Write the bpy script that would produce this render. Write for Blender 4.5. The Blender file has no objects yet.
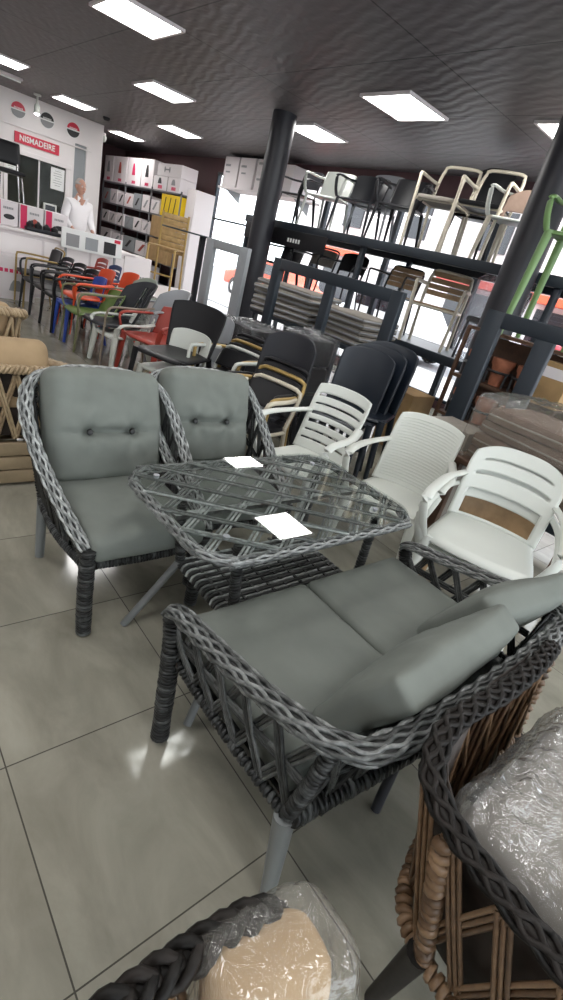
import bpy, bmesh, math, random
from mathutils import Vector, Matrix, noise
random.seed(7)
PI = math.pi
SC = bpy.context.scene
COL = SC.collection
V = Vector

# ------------------------------------------------------------------ materials
def new_mat(name):
    m = bpy.data.materials.new(name); m.use_nodes = True
    nt = m.node_tree; b = nt.nodes['Principled BSDF']
    return m, nt, b

def mat(name, col, rough=.5, metal=0., var=.0, scale=20., bump=0., spec=.5):
    m, nt, b = new_mat(name)
    b.inputs['Base Color'].default_value = (*col, 1)
    b.inputs['Roughness'].default_value = rough
    b.inputs['Metallic'].default_value = metal
    b.inputs['Specular IOR Level'].default_value = spec
    if var or bump:
        tc = nt.nodes.new('ShaderNodeTexCoord')
        n = nt.nodes.new('ShaderNodeTexNoise'); n.inputs['Scale'].default_value = scale
        n.inputs['Detail'].default_value = 4
        nt.links.new(tc.outputs['Object'], n.inputs['Vector'])
        if var:
            r = nt.nodes.new('ShaderNodeValToRGB')
            r.color_ramp.elements[0].position = .3; r.color_ramp.elements[1].position = .7
            r.color_ramp.elements[0].color = tuple(max(0, c * (1 - var)) for c in col) + (1,)
            r.color_ramp.elements[1].color = tuple(min(1, c * (1 + var)) for c in col) + (1,)
            nt.links.new(n.outputs['Fac'], r.inputs['Fac'])
            nt.links.new(r.outputs['Color'], b.inputs['Base Color'])
        if bump:
            bp = nt.nodes.new('ShaderNodeBump'); bp.inputs['Strength'].default_value = bump
            bp.inputs['Distance'].default_value = .01
            nt.links.new(n.outputs['Fac'], bp.inputs['Height'])
            nt.links.new(bp.outputs['Normal'], b.inputs['Normal'])
    return m

def wicker(name, cols, rough=.42, spec=.35):
    """each woven strand (mesh island) takes its own shade from the ramp, plus streaks"""
    m, nt, b = new_mat(name)
    g = nt.nodes.new('ShaderNodeNewGeometry')
    tc = nt.nodes.new('ShaderNodeTexCoord')
    n = nt.nodes.new('ShaderNodeTexNoise'); n.inputs['Scale'].default_value = 45
    n.inputs['Detail'].default_value = 2
    nt.links.new(tc.outputs['Object'], n.inputs['Vector'])
    mx = nt.nodes.new('ShaderNodeMath'); mx.operation = 'MULTIPLY_ADD'
    nt.links.new(n.outputs['Fac'], mx.inputs[0]); mx.inputs[1].default_value = .7
    md = nt.nodes.new('ShaderNodeMath'); md.operation = 'MULTIPLY_ADD'
    nt.links.new(g.outputs['Random Per Island'], md.inputs[0]); md.inputs[1].default_value = .55; md.inputs[2].default_value = -.12
    nt.links.new(md.outputs[0], mx.inputs[2])
    r = nt.nodes.new('ShaderNodeValToRGB')
    while len(r.color_ramp.elements) < len(cols): r.color_ramp.elements.new(.5)
    for i, c in enumerate(cols):
        r.color_ramp.elements[i].position = .1 + .8 * i / (len(cols) - 1)
        r.color_ramp.elements[i].color = (*c, 1)
    nt.links.new(mx.outputs[0], r.inputs['Fac'])
    nt.links.new(r.outputs['Color'], b.inputs['Base Color'])
    b.inputs['Roughness'].default_value = rough; b.inputs['Specular IOR Level'].default_value = spec
    return m

def emit(name, col, s):
    m = bpy.data.materials.new(name); m.use_nodes = True
    nt = m.node_tree; nt.nodes.clear()
    e = nt.nodes.new('ShaderNodeEmission'); o = nt.nodes.new('ShaderNodeOutputMaterial')
    e.inputs[0].default_value = (*col, 1); e.inputs[1].default_value = s
    nt.links.new(e.outputs[0], o.inputs[0]); return m

def glassy(name, tint, gloss_rough=.02, extra=.0, milky=None, bump=0., bscale=30.):
    """thin film or pane: light passes straight through, glossy by Fresnel, optionally a milky share"""
    m = bpy.data.materials.new(name); m.use_nodes = True
    nt = m.node_tree; nt.nodes.clear()
    o = nt.nodes.new('ShaderNodeOutputMaterial')
    t = nt.nodes.new('ShaderNodeBsdfTransparent'); t.inputs[0].default_value = (*tint, 1)
    gl = nt.nodes.new('ShaderNodeBsdfGlossy'); gl.inputs['Roughness'].default_value = gloss_rough
    fr = nt.nodes.new('ShaderNodeFresnel')
    bf = nt.nodes.new('ShaderNodeNewGeometry'); ir = nt.nodes.new('ShaderNodeMath'); ir.operation = 'MULTIPLY_ADD'
    nt.links.new(bf.outputs['Backfacing'], ir.inputs[0]); ir.inputs[1].default_value = 1 / 1.5 - 1.5; ir.inputs[2].default_value = 1.5
    nt.links.new(ir.outputs[0], fr.inputs['IOR'])
    ad = nt.nodes.new('ShaderNodeMath'); ad.operation = 'ADD'; ad.inputs[1].default_value = extra; ad.use_clamp = True
    nt.links.new(fr.outputs[0], ad.inputs[0])
    mix = nt.nodes.new('ShaderNodeMixShader'); nt.links.new(ad.outputs[0], mix.inputs[0])
    base = t
    if milky:
        d = nt.nodes.new('ShaderNodeBsdfDiffuse'); d.inputs[0].default_value = (*milky[0], 1)
        mm = nt.nodes.new('ShaderNodeMixShader'); mm.inputs[0].default_value = milky[1]
        nt.links.new(t.outputs[0], mm.inputs[1]); nt.links.new(d.outputs[0], mm.inputs[2]); base = mm
    nt.links.new(base.outputs[0], mix.inputs[1]); nt.links.new(gl.outputs[0], mix.inputs[2])
    if bump:
        tc = nt.nodes.new('ShaderNodeTexCoord')
        n = nt.nodes.new('ShaderNodeTexNoise'); n.inputs['Scale'].default_value = bscale
        n.inputs['Detail'].default_value = 3; n.inputs['Distortion'].default_value = 2.5
        nt.links.new(tc.outputs['Object'], n.inputs['Vector'])
        bp = nt.nodes.new('ShaderNodeBump'); bp.inputs['Strength'].default_value = bump; bp.inputs['Distance'].default_value = .02
        nt.links.new(n.outputs['Fac'], bp.inputs['Height'])
        for x in (gl, fr): nt.links.new(bp.outputs[0], x.inputs['Normal'])
    nt.links.new(mix.outputs[0], o.inputs[0]); return m

def floor_mat():
    m, nt, b = new_mat('polished_tiles')
    g = nt.nodes.new('ShaderNodeNewGeometry')
    sx = nt.nodes.new('ShaderNodeSeparateXYZ'); nt.links.new(g.outputs['Position'], sx.inputs[0])
    def M(op, a, b_=None, c=None):
        n = nt.nodes.new('ShaderNodeMath'); n.operation = op
        for i, q in enumerate((a, b_, c)):
            if q is None: continue
            if isinstance(q, (int, float)): n.inputs[i].default_value = q
            else: nt.links.new(q, n.inputs[i])
        return n.outputs[0]
    ds = []; cell = []
    for ax in (0, 1):
        t = M('DIVIDE', sx.outputs[ax], .6)
        f = M('FRACT', M('ADD', t, 100.)); cell.append(M('FLOOR', M('ADD', t, 100.)))
        ds.append(M('MINIMUM', f, M('SUBTRACT', 1., f)))
    d = M('MINIMUM', ds[0], ds[1])
    grout = M('LESS_THAN', d, .0034)
    cid = M('ADD', M('MULTIPLY', cell[0], 12.9898), M('MULTIPLY', cell[1], 78.233))
    rnd = M('FRACT', M('MULTIPLY', M('SINE', cid), 437.58))
    n = nt.nodes.new('ShaderNodeTexNoise'); n.inputs['Scale'].default_value = 3.2; n.inputs['Detail'].default_value = 7
    n.inputs['Roughness'].default_value = .62; n.inputs['Distortion'].default_value = .6
    n.noise_dimensions = '4D'
    mp = nt.nodes.new('ShaderNodeMapping'); mp.inputs['Scale'].default_value = (1.5, .7, 1)
    nt.links.new(g.outputs['Position'], mp.inputs[0]); nt.links.new(mp.outputs[0], n.inputs['Vector'])
    nt.links.new(M('MULTIPLY', rnd, 9.), n.inputs['W'])
    r = nt.nodes.new('ShaderNodeValToRGB')
    r.color_ramp.elements[0].position = .3; r.color_ramp.elements[0].color = (.195, .184, .146, 1)
    r.color_ramp.elements[1].position = .72; r.color_ramp.elements[1].color = (.33, .315, .262, 1)
    nt.links.new(n.outputs['Fac'], r.inputs['Fac'])
    mx = nt.nodes.new('ShaderNodeMix'); mx.data_type = 'RGBA'
    nt.links.new(grout, mx.inputs['Factor']); nt.links.new(r.outputs[0], mx.inputs['A'])
    mx.inputs['B'].default_value = (.05, .045, .035, 1)
    nt.links.new(mx.outputs['Result'], b.inputs['Base Color'])
    rr = M('MULTIPLY_ADD', n.outputs['Fac'], .14, .035)
    nt.links.new(M('MAXIMUM', rr, M('MULTIPLY', grout, .8)), b.inputs['Roughness'])
    b.inputs['Specular IOR Level'].default_value = .42
    bp = nt.nodes.new('ShaderNodeBump'); bp.inputs['Strength'].default_value = .4; bp.inputs['Distance'].default_value = .002
    nt.links.new(M('SUBTRACT', 1., grout), bp.inputs['Height']); nt.links.new(bp.outputs[0], b.inputs['Normal'])
    return m

def ceiling_mat():
    m, nt, b = new_mat('embossed_ceiling')
    g = nt.nodes.new('ShaderNodeNewGeometry')
    br = nt.nodes.new('ShaderNodeTexBrick'); br.offset = 0; br.inputs['Scale'].default_value = 1
    br.inputs['Brick Width'].default_value = 1.2; br.inputs['Row Height'].default_value = 2.4
    br.inputs['Mortar Size'].default_value = .008; br.inputs['Mortar Smooth'].default_value = .0
    nt.links.new(g.outputs['Position'], br.inputs['Vector'])
    br.inputs['Color1'].default_value = (.115, .102, .110, 1); br.inputs['Color2'].default_value = (.105, .095, .10, 1)
    br.inputs['Mortar'].default_value = (.018, .016, .018, 1)
    nt.links.new(br.outputs['Color'], b.inputs['Base Color'])
    mp = nt.nodes.new('ShaderNodeMapping'); mp.inputs['Rotation'].default_value = (0, 0, R(20))
    nt.links.new(g.outputs['Position'], mp.inputs[0])
    w = nt.nodes.new('ShaderNodeTexWave'); w.inputs['Scale'].default_value = 2.6
    w.inputs['Distortion'].default_value = 5; w.inputs['Detail'].default_value = 3; w.inputs['Detail Scale'].default_value = 1.6
    nt.links.new(mp.outputs[0], w.inputs['Vector'])
    bp = nt.nodes.new('ShaderNodeBump'); bp.inputs['Strength'].default_value = .25; bp.inputs['Distance'].default_value = .02
    nt.links.new(w.outputs['Fac'], bp.inputs['Height']); nt.links.new(bp.outputs[0], b.inputs['Normal'])
    b.inputs['Roughness'].default_value = .5
    return m

R = math.radians
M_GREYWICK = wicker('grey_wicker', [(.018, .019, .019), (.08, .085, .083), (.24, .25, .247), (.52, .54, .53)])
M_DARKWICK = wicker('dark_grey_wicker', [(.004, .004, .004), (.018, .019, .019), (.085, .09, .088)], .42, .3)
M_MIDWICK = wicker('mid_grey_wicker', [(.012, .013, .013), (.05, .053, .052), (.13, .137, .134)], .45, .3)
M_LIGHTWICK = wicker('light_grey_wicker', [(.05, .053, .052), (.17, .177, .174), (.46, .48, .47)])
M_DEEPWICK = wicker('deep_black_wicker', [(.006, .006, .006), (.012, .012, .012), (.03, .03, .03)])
M_CORE = mat('rim_core_grey', (.022, .023, .023), .6)
M_BLACKBRAID = wicker('black_brown_braid', [(.003, .003, .003), (.009, .008, .007), (.022, .018, .016)], .5, .18)
M_TANWICK = wicker('tan_wicker', [(.05, .03, .018), (.13, .075, .04), (.24, .15, .085)])
M_BEIGEWICK = wicker('beige_wicker', [(.20, .14, .08), (.34, .25, .15), (.46, .36, .23)])
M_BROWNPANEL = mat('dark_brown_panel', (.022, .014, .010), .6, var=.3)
M_SAGE = mat('sage_fabric', (.152, .166, .150), .85, var=.09, scale=7, bump=.15, spec=.25)
M_BUTTON = mat('black_button', (.01, .01, .01), .5)
M_GREYTUBE = mat('grey_painted_tube', (.16, .17, .17), .4)
M_TAUPE = mat('taupe_fabric', (.27, .245, .215), .9, var=.1, spec=.2)
M_BROWNF = mat('brown_fabric', (.15, .105, .082), .9, var=.1, spec=.2)
M_BEIGEF = mat('beige_fabric', (.36, .26, .155), .9, var=.12, scale=6, spec=.2)
M_WHITE = mat('white_plastic', (.58, .60, .56), .35)
M_WHITE2 = mat('ribbed_white_plastic', (.55, .565, .52), .4)
M_CREAM = mat('cream_plastic', (.55, .50, .40), .4)
M_BLACK = mat('black_plastic', (.009, .009, .011), .42, spec=.3)
M_NAVY = mat('navy_plastic', (.010, .015, .024), .35)
M_CHAR = mat('charcoal_plastic', (.022, .023, .028), .4, spec=.3)
M_DUSK = mat('dusky_grey_plastic', (.30, .31, .33), .4)
M_SEAGREEN = mat('grey_green_plastic', (.24, .28, .23), .4)
M_RED = mat('brick_red_plastic', (.36, .045, .03), .38)
M_ORANGE = mat('orange_red_plastic', (.68, .075, .02), .38)
M_GREEN = mat('olive_green_plastic', (.13, .20, .055), .4)
M_LEAF = mat('leaf_green_plastic', (.16, .28, .10), .35)
M_BLUE = mat('blue_plastic', (.02, .06, .34), .38)
M_GOLD = mat('gold_painted_tube', (.38, .26, .09), .35, metal=.35)
M_TANTUBE = mat('taupe_tube', (.27, .22, .17), .4)
M_WOODC = mat('light_brown_slats', (.33, .215, .115), .5, var=.18, scale=14)
M_WOODT = mat('tan_wood', (.40, .27, .12), .5, var=.2, scale=12)
M_STEEL = mat('dark_blue_steel', (.018, .026, .036), .42, metal=.1)
M_LGREY = mat('light_grey_steel', (.30, .32, .335), .5)
M_COLUMN = mat('dark_column_paint', (.016, .016, .022), .45)
M_PAPER = mat('white_paper', (.82, .83, .82), .7)
M_GLASST = glassy('table_glass', (.955, .975, .965), .01, .0)
M_PANE = glassy('window_glass', (.96, .97, .97), .01, .0)
M_PANE2 = glassy('hatch_glass', (.92, .93, .91), .06, -.03)
M_FILM = glassy('clear_film', (.95, .95, .95), .10, .10, ((.62, .63, .61), .20), 1.0, 14)
M_FILM2 = glassy('soft_clear_film', (.95, .94, .92), .16, .02, ((.8, .78, .72), .07), .6, 12)
M_FILMD = glassy('dusty_film', (.92, .93, .95), .2, .02, ((.3, .31, .33), .03), .8, 16)
M_WALLW = mat('white_wall', (.74, .71, .71), .6)
M_CABIN = mat('glossy_white_panel', (.80, .755, .755), .35)
M_WALLD = mat('dark_wall', (.11, .055, .06), .7)
M_CARD = mat('cardboard', (.38, .24, .11), .8, var=.12, scale=8)
M_BOXW = mat('white_carton', (.74, .69, .70), .6)
M_PINK = mat('crimson_print', (.62, .02, .10), .5)
M_REDS = mat('red_sign', (.60, .02, .055), .4)
M_YELLOW = mat('yellow_carton', (.82, .56, .01), .55)
M_INK = mat('black_print', (.02, .02, .022), .5)
M_GREYP = mat('grey_print', (.28, .28, .29), .6)
M_TERRA = mat('terracotta', (.36, .13, .07), .75, var=.2)
M_DWOOD = mat('dark_wood', (.09, .045, .025), .6, var=.25)
M_SHELF = mat('grey_shelf', (.17, .165, .18), .5)
M_SKIN = mat('skin', (.55, .30, .22), .5)
M_SHIRT = mat('white_shirt', (.85, .83, .84), .8)
M_TROUS = mat('dark_trousers', (.03, .03, .04), .8)
M_HAIR = mat('grey_hair', (.42, .38, .36), .8)
M_CHROME = mat('chrome', (.6, .6, .6), .2, metal=1.)
M_PANEL = emit('light_panel', (1, .985, .96), 13.)
M_SPOT = emit('spot_glow', (1, .98, .95), 20.)
M_SCREEN = mat('dark_glass_screen', (.015, .015, .02), .15)
M_ASPHALT = mat('asphalt', (.22, .22, .23), .9, var=.1)
M_PAVE = mat('pavement', (.42, .39, .37), .9, var=.1)
M_HOUSE = mat('pale_render', (.62, .56, .55), .9)
M_CARP = mat('red_car_paint', (.5, .03, .05), .3)
M_CARW = mat('white_car_paint', (.75, .75, .76), .3)
M_RUBBER = mat('rubber', (.02, .02, .02), .8)
M_FLOOR = floor_mat()
M_CEIL = ceiling_mat()

# ------------------------------------------------------------------ mesh builder
class MB:
    def __init__(s): s.v = []; s.f = []
    def add(s, vs, fs, M=None):
        o = len(s.v)
        s.v += [tuple(M @ V(p)) if M is not None else tuple(p) for p in vs]
        s.f += [tuple(i + o for i in f) for f in fs]; return s
    def box(s, c, d, M=None, rz=0, b=0.):
        x, y, z = (q / 2 for q in d)
        T = Matrix.Translation(c) @ Matrix.Rotation(rz, 4, 'Z')
        if M is not None: T = M @ T
        if b <= 0:
            vs = [(i * x, j * y, k * z) for i in (-1, 1) for j in (-1, 1) for k in (-1, 1)]
            return s.add(vs, [(0, 1, 3, 2), (4, 6, 7, 5), (0, 4, 5, 1), (2, 3, 7, 6), (0, 2, 6, 4), (1, 5, 7, 3)], T)
        bm = bmesh.new(); bmesh.ops.create_cube(bm, size=1)
        for v in bm.verts: v.co = V((v.co.x * d[0], v.co.y * d[1], v.co.z * d[2]))
        bmesh.ops.bevel(bm, geom=bm.edges[:], offset=min(b, min(d) * .45), segments=2, affect='EDGES', profile=.5)
        bm.verts.index_update()
        s.add([v.co.copy() for v in bm.verts], [[v.index for v in f.verts] for f in bm.faces], T); bm.free(); return s
    def bar(s, p, q, w, h, up=(0, 0, 1), b=0.):
        p, q = V(p), V(q); d = q - p; L = d.length; d.normalize(); u = V(up)
        if abs(d.dot(u)) > .98: u = V((0, 1, 0))
        x = d.cross(u).normalized(); u = x.cross(d)
        T = Matrix((x, d, u)).transposed().to_4x4(); T.translation = (p + q) / 2
        return s.box((0, 0, 0), (w, L, h), T, 0, b)
    def tube(s, pts, r, n=8, closed=False, cap=True, flat=None):
        """swept tube; r scalar or per point; flat=(ratio, up) squashes the section along up"""
        P = [V(p) for p in pts]; m = len(P)
        if not hasattr(r, '__len__'): r = [r] * m
        up0 = V(flat[1]) if flat else None
        vs = []; prevn = None
        for i in range(m):
            a = P[(i - 1) % m] if (closed or i > 0) else P[i]
            c = P[(i + 1) % m] if (closed or i < m - 1) else P[i]
            t = (c - a)
            if t.length < 1e-9: t = V((0, 0, 1))
            t.normalize()
            if up0 is not None: nn = up0 - t * up0.dot(t)
            elif prevn is None:
                nn = V((0, 0, 1)) if abs(t.z) < .9 else V((0, 1, 0)); nn = nn - t * nn.dot(t)
            else: nn = prevn - t * prevn.dot(t)
            if nn.length < 1e-6: nn = t.orthogonal()
            nn.normalize(); prevn = nn; bb = t.cross(nn)
            k = flat[0] if flat else 1
            for j in range(n):
                th = 2 * PI * j / n
                vs.append(P[i] + (nn * math.sin(th) * k + bb * math.cos(th)) * r[i])
        fs = []
        for i in range(m if closed else m - 1):
            for j in range(n):
                fs.append((i * n + j, i * n + (j + 1) % n, ((i + 1) % m) * n + (j + 1) % n, ((i + 1) % m) * n + j))
        if cap and not closed:
            fs.append(tuple(range(n - 1, -1, -1))); fs.append(tuple(range((m - 1) * n, m * n)))
        return s.add(vs, fs)
    def lathe(s, prof, c=(0, 0, 0), n=20, M=None):
        vs = []; m = len(prof)
        for r, z in prof:
            for j in range(n):
                t = 2 * PI * j / n; vs.append((c[0] + r * math.cos(t), c[1] + r * math.sin(t), c[2] + z))
        fs = [(i * n + j, i * n + (j + 1) % n, (i + 1) * n + (j + 1) % n, (i + 1) * n + j) for i in range(m - 1) for j in range(n)]
        fs.append(tuple(range(n - 1, -1, -1))); fs.append(tuple(range((m - 1) * n, m * n)))
        return s.add(vs, fs, M)
    def grid(s, fn, nu, nv, keep=None):
        vs = [fn(i / nu, j / nv) for j in range(nv + 1) for i in range(nu + 1)]
        fs = []
        for j in range(nv):
            for i in range(nu):
                if keep and not keep((i + .5) / nu, (j + .5) / nv): continue
                a = j * (nu + 1) + i; fs.append((a, a + 1, a + nu + 2, a + nu + 1))
        return s.add(vs, fs)
    def prism(s, out, z0, z1, M=None):
        n = len(out)
        vs = [(x, y, z0) for x, y in out] + [(x, y, z1) for x, y in out]
        fs = [tuple(range(n - 1, -1, -1)), tuple(range(n, 2 * n))] + [(i, (i + 1) % n, n + (i + 1) % n, n + i) for i in range(n)]
        return s.add(vs, fs, M)
    def build(s, name, m, parent=None, smooth=True, solid=0., bevel=0., sub=0, offset=0.):
        me = bpy.data.meshes.new(name); me.from_pydata([tuple(p) for p in s.v], [], s.f)
        me.validate(); me.update()
        bm = bmesh.new(); bm.from_mesh(me)
        bmesh.ops.recalc_face_normals(bm, faces=bm.faces)
        loose = [v for v in bm.verts if not v.link_faces]
        if loose: bmesh.ops.delete(bm, geom=loose, context='VERTS')
        bm.to_mesh(me); bm.free()
        me.materials.append(m)
        o = bpy.data.objects.new(name, me); COL.objects.link(o)
        if smooth:
            for p in me.polygons: p.use_smooth = True
            try: me.set_sharp_from_angle(angle=R(85 if 'wicker' in m.name or 'braid' in m.name else 50))
            except Exception: pass
        if solid:
            md = o.modifiers.new('thickness', 'SOLIDIFY'); md.thickness = solid; md.offset = offset
        if bevel:
            md = o.modifiers.new('edges', 'BEVEL'); md.width = bevel; md.segments = 2
        if sub:
            md = o.modifiers.new('sub', 'SUBSURF'); md.levels = md.render_levels = sub
        if parent: o.parent = parent
        return o

def thing(name, label, cat, loc=(0, 0, 0), rz=0., group=None):
    o = bpy.data.objects.new(name, None); COL.objects.link(o)
    o.empty_display_size = .1
    o.location = loc; o.rotation_euler = (0, 0, rz)
    return tag(o, label, cat, group)
def tag(o, label, cat, group=None, kind=None):
    o['label'] = label; o['category'] = cat
    if group: o['group'] = group
    if kind: o['kind'] = kind
    return o
def struct(o):
    o['kind'] = 'structure'; return o
def copy_tree(o, parent=None):
    c = o.copy(); COL.objects.link(c)
    if parent: c.parent = parent
    for ch in list(o.children): copy_tree(ch, c)
    return c
def clone(o, loc, rz, label, group=None):
    c = copy_tree(o); c.location = loc; c.rotation_euler = (0, 0, rz); c['label'] = label
    if group: c['group'] = group
    return c

def smooth_path(pts, step, closed=False):
    """Catmull-Rom through pts, resampled at about step"""
    P = [V(p) for p in pts]; n = len(P); out = []
    segs = n if closed else n - 1
    for i in range(segs):
        if closed: a, b, c, d = P[(i - 1) % n], P[i], P[(i + 1) % n], P[(i + 2) % n]
        else: a, b, c, d = P[max(i - 1, 0)], P[i], P[i + 1], P[min(i + 2, n - 1)]
        k = max(2, int((c - b).length / step))
        for j in range(k):
            t = j / k
            out.append(.5 * ((2 * b) + (c - a) * t + (2 * a - 5 * b + 4 * c - d) * t * t + (3 * b - a - 3 * c + d) * t ** 3))
    if not closed: out.append(P[-1])
    return out

def braid(mb, pts, a=.02, b=.011, r=.0065, L=.075, K=4, n=5, closed=False, wide=(0, 0, 1), core=True):
    """flat plait of K strands along pts; the plait lies flat across 'wide' x tangent"""
    P = smooth_path(pts, .009, closed); m = len(P); s = [0.]
    for i in range(1, m): s.append(s[-1] + (P[i] - P[i - 1]).length)
    tot = s[-1] + ((P[0] - P[-1]).length if closed else 0)
    if closed: L = tot / max(1, round(tot / L))
    fr = []
    for i in range(m):
        t = (P[(i + 1) % m] - P[i - 1]) if (closed or 0 < i < m - 1) else (P[min(i + 1, m - 1)] - P[max(i - 1, 0)])
        t.normalize(); u = V(wide); u = u - t * u.dot(t)
        if u.length < .15: u = V((0, .3, .95)) - t * V((0, .3, .95)).dot(t)
        u.normalize(); fr.append((t.cross(u), u))
    for k in range(K):
        ph = 2 * PI * k / K
        mb.tube([P[i] + fr[i][0] * a * math.sin(2 * PI * s[i] / L + ph) + fr[i][1] * b * math.sin(4 * PI * s[i] / L + 2 * ph + .6) for i in range(m)], r, n, closed)
    if core:
        mb.tube([P[i] for i in range(0, m, 2)], a * .62, 6, closed, flat=(.55, wide))
    return mb

def rimweave(mb, core, pts, a=.025, b=.014, K=9, r=.0048, amp=.007, wl=.07, wide=(0, 0, 1), closed=False, n=5):
    """rounded rim of K long canes that swap sides with their neighbours, over a dark core"""
    P = smooth_path(pts, .008, closed); m = len(P); s = [0.]
    for i in range(1, m): s.append(s[-1] + (P[i] - P[i - 1]).length)
    tot = s[-1] + ((P[0] - P[-1]).length if closed else 0)
    if closed: wl = tot / max(1, round(tot / wl))
    fr = []
    for i in range(m):
        t = (P[(i + 1) % m] - P[i - 1]) if (closed or 0 < i < m - 1) else (P[min(i + 1, m - 1)] - P[max(i - 1, 0)])
        t.normalize(); u = V(wide); u = u - t * u.dot(t)
        if u.length < .15: u = V((0, .3, .95)) - t * V((0, .3, .95)).dot(t)
        u.normalize(); fr.append((t.cross(u), u))
    for k in range(K):
        phi = R(-50 + 280 * k / (K - 1)); pts_ = []
        for i in range(m):
            w = 2 * PI * s[i] / wl + (k % 2) * PI + (k // 2) * .9
            e = 1 + .10 * math.cos(w); lt, up = fr[i]
            q = lt * (a * math.cos(phi) * e) + up * (b * math.sin(phi) * e)
            tg = lt * (-math.sin(phi)) + up * (math.cos(phi) * b / a)
            pts_.append(P[i] + q + tg * amp * math.sin(w))
        mb.tube(pts_, r, n, closed)
    core.tube([P[i] for i in range(0, m, 2)], a * .84, 7, closed, flat=(b / a, wide))
    return mb

def woven_rim(t, pts, m, **kw):
    core = MB(); o = rimweave(MB(), core, pts, **kw).build('braided_rim', m, t)
    core.build('rim_core', M_BLACKBRAID if m is M_BLACKBRAID else M_CORE, o); return o

def wrapped(mb, pts, r, pitch=.0125, depth=.16, n=11, wob=.11):
    """post or rail wound round with separate turns of cane over a core"""
    P = smooth_path(pts, .004); m = len(P); s = [0.]
    for i in range(1, m): s.append(s[-1] + (P[i] - P[i - 1]).length)
    q = pitch * .55; x = q; i = 0; rg = random.Random(int(1000 * (abs(P[0].x) + abs(P[0].y) + P[0].z)))
    while x < s[-1] - q * .5:
        while i < m - 2 and s[i + 1] < x: i += 1
        c = lerp(P[i], P[i + 1], (x - s[i]) / max(1e-9, s[i + 1] - s[i])); t = (P[min(i + 2, m - 1)] - P[max(i - 1, 0)]).normalized()
        a = t.orthogonal().normalized(); b = t.cross(a); tl = rg.uniform(-.5, .5) * pitch * .6; ph = rg.uniform(0, 6.28)
        rr = (r - q) * (1 + rg.uniform(-wob, wob) * .5)
        mb.tube([c + a * rr * math.cos(2 * PI * k / n) + b * rr * math.sin(2 * PI * k / n) + t * tl * math.sin(2 * PI * k / n + ph) for k in range(n)], q, 5, True)
        x += pitch
    return mb.tube([P[k] for k in range(0, m, 6)] + [P[-1]], r - q * 1.2, 8)

def strip(mb, p, q, off, r=.0042, k=2, gap=.0095, n=5, bow=0., bn=(1, 0, 0)):
    """k parallel canes from p to q, spread along off"""
    p, q, o = V(p), V(q), V(off).normalized(); bn = V(bn)
    for i in range(k):
        d = o * gap * (i - (k - 1) / 2)
        mb.tube([p + d, (p + q) / 2 + d + bn * bow, q + d], r, n)
    return mb

def lerp(a, b, t): return V(a) * (1 - t) + V(b) * t
def samp(pts, t):
    P = [V(p) for p in pts]; d = [0.]
    for i in range(1, len(P)): d.append(d[-1] + (P[i] - P[i - 1]).length)
    x = t * d[-1]
    for i in range(1, len(P)):
        if x <= d[i] + 1e-9: return lerp(P[i - 1], P[i], (x - d[i - 1]) / max(1e-9, d[i] - d[i - 1]))
    return P[-1]

def lattice(mb, top, bot, n, r=.0042, k=2, gap=.0095, mid=True, bn=(1, 0, 0), bow=.006):
    """crossed cane diamonds between two rails"""
    for i in range(n):
        a, b = i / n, (i + 1) / n
        for (u, v, s) in ((a, b, 1), (b, a, -1)):
            p, q = samp(bot, u), samp(top, v)
            strip(mb, p, q, (q - p).cross(V(bn)), r, k, gap, bow=bow * s, bn=bn)
    if mid:
        for i in range(n * 2):
            p = lerp(samp(bot, i / n / 2), samp(top, i / n / 2), .5); q = lerp(samp(bot, (i + 1) / n / 2), samp(top, (i + 1) / n / 2), .5)
            strip(mb, p, q, (0, 0, 1), r, k, gap)
    return mb

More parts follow.
